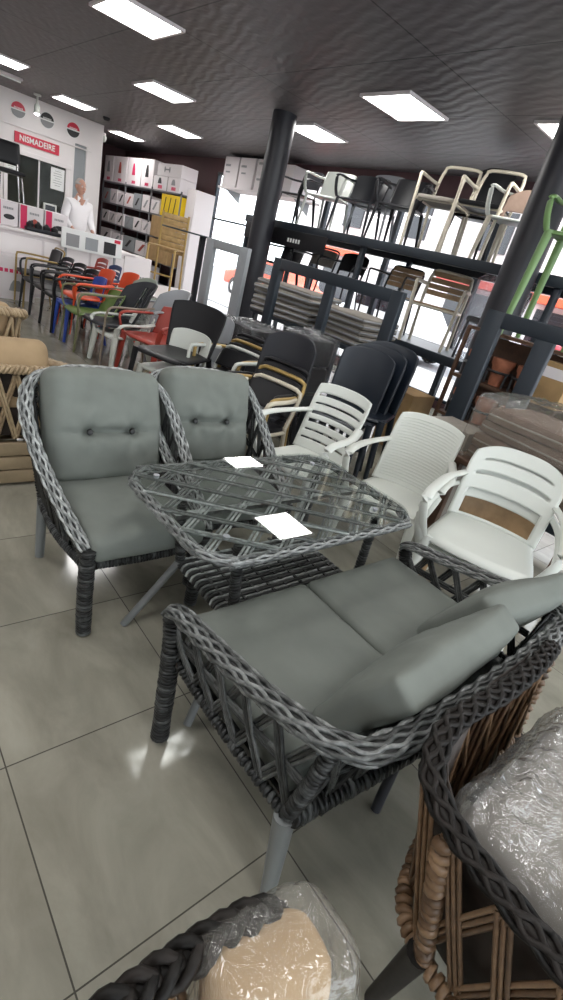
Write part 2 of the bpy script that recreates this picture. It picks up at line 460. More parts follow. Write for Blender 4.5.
def cushion_mb(w, d, t, r=.03, bulge=.35, nx=26, ny=22, nz=5, wr=.004, seed=0, dim=(), side=.0, T=None):
    """puffed box: w (x), d (y), t (z, thickness), rounded by r, faces bulged; dim = button dimples (x, y) on +z"""
    h = V((w / 2, d / 2, t / 2)); inner = V((max(.001, h.x - r), max(.001, h.y - r), max(.0005, h.z - r)))
    idx = {}; vs = []; fs = []
    N = (nx, ny, nz)
    def vert(i, j, k):
        key = (i, j, k)
        if key in idx: return idx[key]
        u, v, q = 2 * i / nx - 1, 2 * j / ny - 1, 2 * k / nz - 1
        p = V((u * h.x, v * h.y, q * h.z))
        c = V((max(-inner.x, min(inner.x, p.x)), max(-inner.y, min(inner.y, p.y)), max(-inner.z, min(inner.z, p.z))))
        e = p - c
        if e.length > 1e-9: p = c + e.normalized() * r
        f = (1 - abs(u) ** 2.6) * (1 - abs(v) ** 2.6)
        p.z += (1 if q > 0 else -1) * abs(q) * t * bulge * f
        p.x += u * side * (1 - abs(v) ** 2) * w; p.y += v * side * (1 - abs(u) ** 2) * d
        nz_ = noise.noise(V((p.x * 7 + seed, p.y * 7, seed + q))) + .5 * noise.noise(V((p.x * 19 + seed, p.y * 19, 3 * seed)))
        p.z += wr * nz_ * (1 if q > 0 else .4)
        for (bx, by) in dim:
            g = math.hypot((p.x - bx), (p.y - by) * 1.0)
            if q > .2:
                th_ = math.atan2(p.y - by, p.x - bx); p.z += .007 * math.sin(5 * th_ + 2 * bx * 40) * math.exp(-((g - .06) / .045) ** 2)
                p.z -= .034 * math.exp(-(g / .032) ** 2) + .016 * math.exp(-((p.y - by) / .018) ** 2) * math.exp(-((abs(p.x) - .0) / (w * .42)) ** 6)
        vs.append(p); idx[key] = len(vs) - 1; return idx[key]
    for i in range(nx):
        for j in range(ny):
            fs.append((vert(i, j, nz), vert(i + 1, j, nz), vert(i + 1, j + 1, nz), vert(i, j + 1, nz)))
            fs.append((vert(i, j, 0), vert(i, j + 1, 0), vert(i + 1, j + 1, 0), vert(i + 1, j, 0)))
    for k in range(nz):
        for i in range(nx):
            fs.append((vert(i, 0, k), vert(i + 1, 0, k), vert(i + 1, 0, k + 1), vert(i, 0, k + 1)))
            fs.append((vert(i, ny, k), vert(i, ny, k + 1), vert(i + 1, ny, k + 1), vert(i + 1, ny, k)))
        for j in range(ny):
            fs.append((vert(0, j, k), vert(0, j, k + 1), vert(0, j + 1, k + 1), vert(0, j + 1, k)))
            fs.append((vert(nx, j, k), vert(nx, j + 1, k), vert(nx, j + 1, k + 1), vert(nx, j, k + 1)))
    return MB().add(vs, fs, T)

def TR(loc, rx=0., ry=0., rz=0.):
    return Matrix.Translation(loc) @ Matrix.Rotation(rz, 4, 'Z') @ Matrix.Rotation(ry, 4, 'Y') @ Matrix.Rotation(rx, 4, 'X')
def mirror(pts): return [(-p[0], p[1], p[2]) for p in pts]
def rrect(x0, y0, x1, y1, r, k=7):
    out = []
    for cx, cy, a in ((x1 - r, y1 - r, 0), (x0 + r, y1 - r, 90), (x0 + r, y0 + r, 180), (x1 - r, y0 + r, 270)):
        for i in range(k + 1):
            t = R(a + 90 * i / k); out.append((cx + r * math.cos(t), cy + r * math.sin(t)))
    return out
#@@PART2
# ------------------------------------------------------------------ room shell
H_C = 3.227
def slab(name, c, d, m, b=0.):
    return struct(MB().box(c, d, b=b).build(name, m, smooth=False))
slab('floor', (1.5, 6.0, -.05), (11.2, 21.0, .1), M_FLOOR)
slab('ceiling', (1.5, 6.0, H_C + .05), (11.2, 21.0, .1), M_CEIL)
slab('wall_left', (-4.05, 6.0, H_C / 2), (.1, 21.0, H_C), M_WALLW)
w = MB().box((1.5, -4.45, .2), (11.2, .1, .4)); w.box((1.5, -4.45, 3.06), (11.2, .1, .34)); struct(w.build('wall_front', M_WALLW, smooth=False))
for i in range(4):  # unseen shopfront glazing, added to bring in daylight from behind the camera
    x0, x1 = -3.9 + i * 2.72, -3.9 + (i + 1) * 2.72; f = MB()
    for xx in (x0 + .03, x1 - .03): f.box((xx, -4.45, 1.645), (.06, .08, 2.49))
    for zz in (.43, 2.86): f.box(((x0 + x1) / 2, -4.45, zz), (x1 - x0 - .12, .08, .06))
    fo = struct(f.build('window_%d' % (i + 10), M_STEEL, smooth=False))
    MB().box(((x0 + x1) / 2, -4.45, 1.645), (x1 - x0 - .12, .008, 2.37)).build('window_pane', M_PANE, fo, smooth=False)
slab('wall_back', (1.5, 16.45, H_C / 2), (11.2, .1, H_C), M_WALLD)
# street facade at x = 7: solid end, sill, header; glazing between
w = MB().box((7.05, 13.7, H_C / 2), (.14, 5.4, H_C)); w.box((7.05, 3.35, .06), (.14, 15.3, .12)); w.box((7.05, 3.35, 3.09), (.14, 15.3, .28))
struct(w.build('wall_right', M_WALLD, smooth=False))
ys = [11.0, 9.0, 7.0, 5.2, 3.4, 1.6, -.2, -2.2, -4.2]
for i in range(8):
    y1, y0 = ys[i], ys[i + 1]; yc = (y0 + y1) / 2; L = y1 - y0
    f = MB()
    for yy in (y0 + .025, y1 - .025): f.box((7.03, yy, 1.535), (.08, .05, 2.83), b=.006)
    for zz in (.145, 2.925): f.box((7.03, yc, zz), (.08, L - .1, .05), b=.006)
    f.box((7.03, yc, 1.98), (.06, L - .1, .04), b=.005)
    fo = struct(f.build('window_%d' % (i + 1), M_STEEL, smooth=False))
    MB().box((7.03, yc, 1.535), (.008, L - .1, 2.75)).build('window_pane', M_PANE, fo, smooth=False)
# white cabin (till office) across the far end
cab = MB()
CX0, CX1, CY = -4.0, 5.0, 13.0
OX0, OX1, OZ0, OZ1 = 2.90, 4.26, 1.02, 2.17     # the hatch
cab.box(((CX0 + OX0) / 2, CY + .06, H_C / 2), (OX0 - CX0, .12, H_C))
cab.box(((OX0 + OX1) / 2, CY + .06, OZ0 / 2), (OX1 - OX0, .12, OZ0))
cab.box(((OX0 + OX1) / 2, CY + .06, (OZ1 + H_C) / 2), (OX1 - OX0, .12, H_C - OZ1))
cab.box(((OX1 + 4.37) / 2, CY + .06, H_C / 2), (4.37 - OX1, .12, H_C))
cab.box((4.505, CY + .06, (2.69 + H_C) / 2), (.27, .12, H_C - 2.69))
cab.box(((4.64 + CX1) / 2, CY + .06, H_C / 2), (CX1 - 4.64, .12, H_C))
cab.box((CX1 - .06, CY + 1.76, H_C / 2), (.12, 3.28, H_C))
struct(cab.build('wall_cabin', M_CABIN, smooth=False))
d = MB().box((4.505, CY + .09, 1.345), (.27, .05, 2.69)); d = struct(d.build('door_1', M_LGREY, smooth=False))
MB().box((4.60, CY + .05, 1.05), (.03, .04, .14), b=.008).build('door_handle', M_CHROME, d)
inner = MB().box((1.5, 14.36, H_C / 2), (7.0, .04, H_C)); struct(inner.build('wall_cabin_rear', mat('dim_office_wall', (.16, .16, .13), .8), smooth=False))
f = MB()
for xx in (OX0 + .03, OX1 - .03): f.box((xx, CY - .012, (OZ0 + OZ1) / 2), (.08, .05, OZ1 - OZ0 + .1), b=.008)
for zz in (OZ0, OZ1): f.box(((OX0 + OX1) / 2, CY - .012, zz), (OX1 - OX0 + .1, .06, .09), b=.008)
f.box((3.62, CY + .02, (OZ0 + OZ1) / 2), (.035, .03, OZ1 - OZ0), b=.005)
fo = struct(f.build('window_9', M_CABIN, smooth=False))
MB().box(((OX0 + OX1) / 2, CY + .045, (OZ0 + OZ1) / 2), (OX1 - OX0 - .1, .006, OZ1 - OZ0 - .05)).build('window_pane', M_PANE2, fo, smooth=False)
f = MB().box((3.6, CY - .02, 2.62), (2.3, .035, .03), b=.008); struct(f.build('trim_1', M_CABIN, smooth=False))
# skirting
struct(MB().box((6.95, 13.7, .06), (.03, 5.3, .12)).build('baseboard_right', M_STEEL, smooth=False))

# ------------------------------------------------------------------ ceiling fittings
LP = [(2.28, 5.08, 'square ceiling light panel cut off by the top picture edge, largest on the left'),
      (3.72, 7.38, 'square ceiling light panel in the middle of the left half, third nearest overall'),
      (4.50, 3.42, 'square ceiling light panel right of the dark round column, wholly in view'),
      (5.27, 5.68, 'square ceiling light panel touching the dark round column top on its right'),
      (5.27, 9.80, 'square ceiling light panel between the column and the far cabin, second of three in line'),
      (3.78, 11.4, 'square ceiling light panel over the white cabin stickers'),
      (5.60, 13.1, 'small distant ceiling light panel beyond the right end of the white cabin'),
      (2.20, 10.05, 'square ceiling light panel cut off at the left picture edge'),
      (5.25, 1.80, 'square ceiling light panel cut off by the right picture edge beside the leaning dark column'),
      (1.80, 1.50, 'ceiling light panel above the wicker table, mirrored in the floor'),
      (4.2, -.30, 'ceiling light panel above the right foreground, out of view'),
      (-.9, 2.4, 'added ceiling fill panel above the left aisle, out of view'),  # panels from here down are unseen, added as fill light
      (.2, -2.2, 'added ceiling fill panel behind the photographer, out of view'),
      (-.45, -.4, 'added ceiling fill panel over the photographer, out of view'), (2.2, -2.0, 'added ceiling fill panel behind the right foreground chairs, out of view'), (4.3, -2.4, 'added ceiling fill panel in the far right rear corner, out of view'), (-2.4, .4, 'added ceiling fill panel at the left wall beside the photographer, out of view'), (-2.4, 4.0, 'added ceiling fill panel at the left wall over the beige sofa, out of view'),
      (-.7, 7.0, 'added ceiling fill panel above the far left aisle, out of view')]
for i, (x, y, lab) in enumerate(LP):
    t = thing('ceiling_light', lab, 'ceiling light', (x, y, H_C), 0, 'ceiling light panels')
    f = MB()
    for s in (-1, 1):
        f.box((s * .33, 0, -.012), (.03, .69, .03), b=.004); f.box((0, s * .33, -.012), (.63, .03, .03), b=.004)
    f.build('frame', M_BOXW, t, smooth=False)
    MB().box((0, 0, -.012), (.63, .63, .02)).build('diffuser', M_PANEL, t, smooth=False)
t = thing('fluorescent_batten', 'slim unlit white ceiling batten at the left edge before the cabin', 'ceiling light', (2.35, 11.2, H_C))
MB().box((0, 0, -.02), (.9, .09, .04), b=.01).build('housing', M_BOXW, t)
MB().tube([(-.42, 0, -.06), (.42, 0, -.06)], .016, 10).build('lamp_tube', M_PAPER, t)
t = thing('smoke_detector', 'small dark round detector on the ceiling in front of the cabin', 'smoke detector', (4.55, 11.7, H_C))
MB().lathe([(.075, 0), (.075, -.03), (.05, -.06), (.02, -.065)]).build('housing', M_CHAR, t)
t = thing('security_camera', 'small white dome camera at the right top edge of the cabin', 'security camera', (5.036, 13.06, 2.98))
MB().box((0, 0, .09), (.07, .07, .05), b=.01).build('bracket', M_BOXW, t); MB().lathe([(.02, .07), (.055, .05), (.06, 0), (.045, -.05), (.02, -.07)]).build('dome', M_WHITE, t)
t = thing('spotlight', 'white ceiling spotlight glowing above the round cabin stickers', 'spotlight', (3.34, 12.25, H_C))
MB().lathe([(.07, 0), (.07, -.03), (.02, -.04), (.02, -.16), (.055, -.19), (.06, -.33), (.05, -.33)]).build('housing', M_WHITE, t)
MB().lathe([(.045, -.332), (.045, -.345), (.02, -.36)]).build('bulb', M_SPOT, t)

# ------------------------------------------------------------------ cabin signs
def text(body, size, loc, rot, m, parent, name='lettering', ext=.003, sx=1.):
    cu = bpy.data.curves.new(name, 'FONT'); cu.body = body; cu.size = size; cu.extrude = ext
    cu.align_x = 'CENTER'; cu.align_y = 'CENTER'; cu.resolution_u = 3; cu.offset = size * .018
    o = bpy.data.objects.new(name, cu); COL.objects.link(o); cu.materials.append(m)
    o.location = loc; o.rotation_euler = rot; o.scale = (sx, 1, 1)
    if parent: o.parent = parent
    return o
t = thing('shop_sign', 'red sign board with white capitals above the cabin hatch', 'sign', (3.56, CY - .02, 2.43))
MB().box((0, 0, 0), (.92, .03, .2), b=.004).build('sign_board', M_REDS, t, smooth=False)
text('NISMADEIRE', .155, (0, -.018, 0), (PI / 2, 0, 0), M_PAPER, t, sx=.86)
for x, c1, c2, lab in ((3.17, M_REDS, M_GREYP, 'round sticker with red upper half, leftmost of the cabin row'),
                       (3.75, M_INK, M_GREYP, 'round black and white sticker in the middle of the cabin row'),
                       (4.31, M_REDS, M_INK, 'round sticker, red over dark, nearest the cabin corner')):
    t = thing('round_sticker', lab, 'sticker', (x, CY - .006, 2.92), 0, 'round stickers on the cabin')
    half = [(.14 * math.cos(R(a)), .14 * math.sin(R(a))) for a in range(5, 176, 5)]
    RX = Matrix.Rotation(PI / 2, 4, 'X')
    disc = [(.15 * math.cos(R(a)), .15 * math.sin(R(a))) for a in range(0, 360, 10)]
    MB().prism(disc, 0, .004, RX).build('disc', M_PAPER, t, smooth=False)
    MB().prism(half, .004, .007, RX).build('upper_half', c1, t, smooth=False)
    MB().prism([(-a, -b) for a, b in half], .004, .007, RX).build('lower_half', c2, t, smooth=False)
    k = MB()
    for q in range(7): k.box((-.075 + q * .025, -.008, .03), (.014, .002, .03))
    k.build('lettering', M_PAPER, t, smooth=False)
def sheet(x, y, z, w, h, lab, ry=0.):
    o = MB().box((0, 0, 0), (w, .004, h)).build('paper_notice', M_PAPER, smooth=False)
    o.location = (x, y, z); o.rotation_euler = (0, ry, 0)
    l = MB()
    for i in range(7): l.box((-.0, -.003, h * .36 - i * h * .11), (w * (.62 if i % 3 else .4), .002, h * .02))
    l.build('printed_lines', M_GREYP, o, smooth=False)
    tag(o, lab, 'notice', 'paper notices on the hatch')
sheet(3.03, CY - .045, 1.93, .2, .42, 'white paper notice at the left jamb of the hatch')
sheet(4.03, CY + .035, 1.86, .30, .44, 'white paper notice in the right pane of the hatch')
t = thing('card_terminal', 'small white framed device with dark screen on the hatch ledge', 'device', (3.86, CY - .06, 1.07), 0)
MB().box((0, 0, .13), (.30, .04, .24), b=.015).build('housing', M_WHITE, t); MB().box((0, -.022, .14), (.22, .006, .15)).build('screen', M_SCREEN, t, smooth=False)
MB().box((0, -.01, .005), (.2, .06, .02), b=.004).build('foot', M_CHAR, t)

# ------------------------------------------------------------------ counter, goods on it
t = thing('shop_counter', 'long white counter in front of the cabin with pale front panels', 'counter', (1.6, 8.35, 0))
MB().box((0, .0, .45), (4.4, .62, .9)).build('body', M_BOXW, t, smooth=False)
MB().box((0, .0, .925), (4.5, .70, .05), b=.01).build('worktop', M_CABIN, t)
for i in range(6): MB().box((-1.83 + i * .733, -.318, .45), (.70, .02, .8), b=.006).build('front_panel', M_CABIN, t)
where = ['leftmost', 'second from left', 'third from left', 'fourth from left, nearest the man']
def carton(name, c, d, lab, cat='box', group=None, m=None, rz=0., prints=(), tape=False):
    """closed carton with lid seam; prints = (face, u, w, v, h, material, shape)"""
    o = MB().box((0, 0, d[2] / 2), d, b=.006).build(name, m or M_BOXW, smooth=False)
    o.location = c; o.rotation_euler = (0, 0, rz)
    for (face, u, w_, v, h_, mm, shp) in prints:
        k = MB()
        if face == 'y': T = Matrix.Translation((u, -d[1] / 2 - .001, v)) @ Matrix.Rotation(PI / 2, 4, 'X')
        else: T = Matrix.Translation((-d[0] / 2 - .001, u, v)) @ Matrix.Rotation(-PI / 2, 4, 'Z') @ Matrix.Rotation(PI / 2, 4, 'X')
        if shp == 'o': k.prism([(w_ / 2 * math.cos(a * PI / 9), h_ / 2 * math.sin(a * PI / 9)) for a in range(18)], 0, .003, T)
        elif shp == '/': k.prism([(-w_ / 2, -h_ / 2), (-w_ / 2 + w_ * .35, -h_ / 2), (w_ / 2, h_ / 2), (w_ / 2 - w_ * .35, h_ / 2)], 0, .003, T)
        elif shp == 'v': k.prism([(-w_ / 2, -h_ / 2), (w_ / 2, -h_ / 2), (w_ * .38, h_ * .1), (w_ * .2, h_ / 2), (-w_ * .2, h_ / 2), (-w_ * .38, h_ * .1)], 0, .003, T)
        elif shp == 't':
            for q in range(6): k.prism([(-w_ / 2 + w_ * (q + .1) / 6, -h_ / 2), (-w_ / 2 + w_ * (q + .8) / 6, -h_ / 2), (-w_ / 2 + w_ * (q + .8) / 6, h_ / 2), (-w_ / 2 + w_ * (q + .1) / 6, h_ / 2)], 0, .003, T)
        else: k.prism([(-w_ / 2, -h_ / 2), (w_ / 2, -h_ / 2), (w_ / 2, h_ / 2), (-w_ / 2, h_ / 2)], 0, .003, T)
        k.build('print', mm, o, smooth=False)
    if tape: MB().box((0, 0, d[2] + .0012), (d[0] * .98, .05, .0024)).build('tape', M_CREAM, o, smooth=False)
    return tag(o, lab, cat, group)
for i in range(4):
    carton('appliance_box', (1.48 + i * .36, 8.33, .952), (.34, .34, .33), 'white carton with crimson stripe and dark oval picture, ' + where[i], group='striped cartons on the counter',
           prints=(('y', -.11, .09, .165, .32, M_PINK, 'b'), ('y', .05, .15, .12, .07, M_INK, 'o'), ('y', .04, .14, .235, .03, M_GREYP, 't')))
t = thing('office_chair', 'black padded chair with thin metal legs standing on the counter cartons, left edge', 'chair', (1.93, 8.33, 1.285))
for sx in (-1, 1):
    MB().tube([(sx * .17, -.13, .012), (sx * .14, -.1, .33), (sx * .14, .1, .36)], .011).build('leg', M_CHROME, t)
    MB().tube([(sx * .17, .14, .012), (sx * .14, .1, .36), (sx * .13, .17, .7)], .011).build('leg', M_CHROME, t)
cushion_mb(.36, .34, .05, .02, .2, 10, 10, 3, T=TR((0, 0, .38))).build('seat', M_BLACK, t)
cushion_mb(.36, .30, .05, .02, .2, 10, 10, 3, T=TR((0, .17, .62), PI / 2 - .2)).build('backrest', M_BLACK, t)
t = thing('display_tray', 'dark tray of small black kitchenware in front of the striped cartons', 'tray', (2.35, 8.12, .952), 0)
MB().box((0, 0, .03), (.5, .2, .05), b=.01).build('tray', M_CHAR, t)
for i in range(4): MB().lathe([(.05, 0), (.055, .05), (.03, .07), (.008, .09)], (-.18 + i * .12, 0, .05), 12).build('pan', M_INK, t)
MB().lathe([(.03, 0), (.04, .1), (.02, .12)], (-.1, .06, .05), 10).build('red_jar', M_RED, t)
# poster board leaning on the near side of the counter
t = thing('poster_board', 'white poster board with three printed pictures in front of the man', 'poster', (3.06, 7.92, 0))
MB().box((0, 0, .985), (.98, .03, .29), b=.005).build('panel', M_PAPER, t, smooth=False)
for i, m in enumerate((M_GREYP, M_LGREY, M_INK)): MB().box((-.32 + i * .3, -.018, .965), (.2, .006, .18)).build('picture', m, t, smooth=False)
MB().box((.4, -.018, 1.09), (.1, .006, .05)).build('red_logo', M_REDS, t, smooth=False)
for sx in (-.4, .4): MB().box((sx, .05, .42), (.03, .03, .84)).build('leg', M_LGREY, t)
for k in (-.4, .4): MB().box((k, .03, .012), (.05, .3, .024)).build('foot', M_LGREY, t)
carton('white_display_box', (3.9, 8.25, .0), (.5, .5, .93), 'plain white display block right of the poster board', m=M_CABIN, prints=(('y', 0, .3, .6, .04, M_GREYP, 't'),))
carton('white_floor_carton', (1.75, 7.72, .0), (.7, .36, .6), 'white carton on the floor before the counter at the left edge', prints=(('y', .0, .4, .4, .05, M_PINK, 't'), ('y', .1, .2, .2, .15, M_GREYP, 'v')))

# ------------------------------------------------------------------ shelving with cartons along the far right wall
t = thing('shelf_unit', 'grey metal shelving along the wall stacked with tool cartons', 'shelf', (6.30, 0, 0))
zs = [.12, .68, 1.22, 1.72, 2.24]
Y0, Y1 = 10.85, 15.6
for zz in zs: MB().box((0, (Y0 + Y1) / 2, zz), (.5, Y1 - Y0, .03)).build('shelf_board', M_SHELF, t, smooth=False)
for yy in (Y0 + .02, 12.4, 14.0, Y1 - .02):
    for xx in (-.235, .235): MB().box((xx, yy, 1.15), (.03, .04, 2.3)).build('upright', M_SHELF, t, smooth=False)
rnd = random.Random(3)
words_ = ['picture of a red heater', 'picture of a tool', 'picture of a black pump', 'small grey picture', 'picture of a dumbbell', 'dark round picture', 'slim red stripe', 'pale empty front']
tops = [(15.25, .66), (14.45, .86), (13.55, .86), (12.75, .70), (12.0, .74), (11.3, .62)]
tw = ['at the far end', 'second from the far end', 'third from the far end', 'above the drill cartons', 'beside the dumbbell carton', 'at the near end']
tp = [M_GREYP, M_RED, M_PINK, M_INK, M_INK, M_GREYP]
for i, (yy, L) in enumerate(tops):
    carton('appliance_carton', (6.27, yy, 2.256), (.42, L - .03, .30 if i > 3 else .62), 'large white carton on the top shelf ' + tw[i], group='cartons on the top shelf',
           prints=(('x', .02, .2, .2 if i > 3 else .36, .12 if i > 3 else .26, tp[i], 'v'), ('x', -.02, .22, .07, .07, M_PINK, 't')))
carton('dumbbell_carton', (6.27, 11.6, 2.56), (.42, 1.2, .26), 'white carton with dumbbell picture on top of the top shelf cartons', prints=(('x', .1, .3, .14, .03, M_GREYP, 'b'), ('x', .22, .06, .14, .12, M_GREYP, 'o'), ('x', -.02, .06, .14, .12, M_GREYP, 'o')))
for r_, (zz, hh, nn) in enumerate(((1.736, .36, 7), (1.236, .34, 6), (.696, .38, 4), (.136, .4, 4))):
    row = ['second row from the top', 'third row', 'fourth row', 'lowest row'][r_]
    for i in range(nn):
        L = (15.5 - (11.85 if r_ < 1 else 12.2)) / nn
        yy = 15.5 - L * (i + .5)
        pos = ['farthest along', 'second farthest', 'third farthest', 'fourth farthest', 'fifth farthest', 'sixth farthest', 'nearest'][i]
        carton('tool_carton', (6.25, yy, zz), (.40, L - .06, hh - rnd.random() * .08), 'white tool carton on the shelving, %s, %s' % (row, pos), group='tool cartons on the shelving',
               m=(M_BOXW if (i + r_) % 4 else M_LGREY), prints=(('x', 0, L * .5, hh * .45, hh * .5, (M_INK, M_GREYP, M_RED)[rnd.randrange(3) if i % 3 == 0 else i % 2], '/'),))
carton('yellow_carton', (6.25, 11.33, 1.736), (.42, .9, .46), 'bright yellow carton with three dark tool pictures on the shelving', m=M_YELLOW,
       prints=tuple(('x', -.25 + q * .25, .1, .23, .34, M_INK, '/') for q in range(3)))
carton('cardboard_box', (6.2, 11.48, 1.236), (.5, 1.05, .46), 'brown cardboard box taped shut under the yellow carton, upper one', m=M_CARD, tape=True)
carton('cardboard_box', (6.2, 11.48, .696), (.5, 1.05, .5), 'brown cardboard box under another cardboard box, lower one on the shelving', m=M_CARD, tape=True)
carton('white_tall_carton', (6.42, 10.6, 0), (.5, .40, 2.4), 'tall narrow white carton standing at the near end of the shelving', prints=(('x', 0, .05, 1.5, .4, M_GREYP, 'b'),))
# ledge over the facade glazing with white cartons
t = thing('wall_ledge', 'white ledge board over the shop window carrying cartons', 'shelf', (6.72, 8.6, 2.58))
MB().box((0, 0, 0), (.5, 2.9, .035)).build('board', M_BOXW, t, smooth=False)
for yy in (-1.2, 0, 1.2): MB().prism([(-.2, 0), (.2, 0), (.2, -.2)], -.012, .012, Matrix.Translation((0, yy, -.02)) @ Matrix.Rotation(PI / 2, 4, 'X')).build('bracket', M_LGREY, t, smooth=False)
for i, (yy, zz, hh) in enumerate(((9.72, 2.6, .56), (9.12, 2.6, .56), (8.5, 2.6, .28), (8.5, 2.885, .27), (7.85, 2.6, .5))):
    carton('white_carton', (6.72, yy, zz), (.4, .55, hh), 'white carton with small print on the window ledge, ' + ['farthest', 'second farthest', 'lower of the stacked pair', 'upper of the stacked pair', 'behind the column'][i], group='cartons on the window ledge',
           prints=(('x', .12, .2, hh * .72, .04, M_GREYP, 't'),) + ((('x', -.12, .2, hh / 2, hh * .75, M_PINK, '/'),) if i in (2, 3) else (('x', .1, .16, hh * .5, .03, M_GREYP, 'b'),)))

# ------------------------------------------------------------------ columns
for (x, y, lab) in ((4.62, 5.60, 'dark round column rising to the ceiling left of centre'), (4.55, 1.50, 'dark round column near the right picture edge, leaning in view')):
    r_ = .165
    o = MB().lathe([(r_, 0), (r_, H_C)], (x, y, 0), 28).build('column', M_COLUMN); struct(o); o['label'] = lab

# ------------------------------------------------------------------ outside the glazing
struct(MB().box((9.0, 4, -.08), (3.8, 40, .1)).build('ground', M_PAVE, smooth=False))
struct(MB().box((15.9, 4, -.14), (10, 60, .1)).build('road', M_ASPHALT, smooth=False))
t = thing('facing_building', 'pale building across the street seen through the glazing', 'building', (22, 4, -.1))
MB().box((1, 0, 3.5), (2, 44, 7.0)).build('wall', M_HOUSE, t, smooth=False)
for i in range(9):
    k = MB().box((-.04, -18 + i * 4.4, 1.25), (.1, 2.6, 2.3)).build('shopfront', M_SCREEN, t, smooth=False)
    MB().box((-.5, -18 + i * 4.4, 2.75), (1.0, 3.2, .3)).build('awning', (M_RED, M_PAPER, M_ORANGE)[i % 3], t, smooth=False)
    MB().box((-.04, -18 + i * 4.4, 4.9), (.1, 1.4, 1.6)).build('window', M_SCREEN, t, smooth=False)
def car(loc, rz, m, lab, L=4.1, Hh=1.45, van=False):
    t = thing('car', lab, 'car', loc, rz, 'parked vehicles outside')
    if van: prof = [(-L / 2, .35), (-L / 2, 1.8), (-L / 2 + .2, Hh), (L / 2 - 1.3, Hh), (L / 2 - .7, 1.1), (L / 2, .9), (L / 2, .35)]
    else: prof = [(-L / 2, .35), (-L / 2, .9), (-L / 2 + .5, .98), (-L / 2 + 1.0, Hh), (L / 2 - 1.6, Hh), (L / 2 - .95, .95), (L / 2, .78), (L / 2, .35)]
    MB().prism(prof, -.82, .82, Matrix.Rotation(PI / 2, 4, 'X')).build('body', m, t, smooth=False, bevel=.09)
    g = MB()
    for s in (-1, 1): g.box((-.1, s * .815, Hh - .27), (L * .40, .03, .3))
    g.build('side_windows', M_SCREEN, t, smooth=False)
    for a in (-1, 1):
        for s in (-1, 1):
            w_ = MB().lathe([(.12, -.09), (.31, -.09), (.31, .09), (.12, .09)], (0, 0, 0), 20, Matrix.Translation((a * (L / 2 - .8), s * .76, .31)) @ Matrix.Rotation(PI / 2, 4, 'X')).build('wheel', M_RUBBER, t)
            MB().lathe([(.03, -.1), (.16, -.1), (.16, .1), (.03, .1)], (0, 0, 0), 14, Matrix.Translation((a * (L / 2 - .8), s * .76, .31)) @ Matrix.Rotation(PI / 2, 4, 'X')).build('hub_cap', M_CHROME, w_)
car((11.9, 3.3, -.085), PI / 2, M_CARP, 'red car parked outside behind the upper shelf chairs')
car((11.9, 8.6, -.085), PI / 2, M_CARW, 'white car parked outside left of the red car')
car((11.9, -2.0, -.085), PI / 2, M_CARW, 'white van parked outside at the right edge', 4.8, 2.1, True)
car((11.7, 13.9, -.085), PI / 2, M_ORANGE, 'orange car parked outside seen through the grey frame')
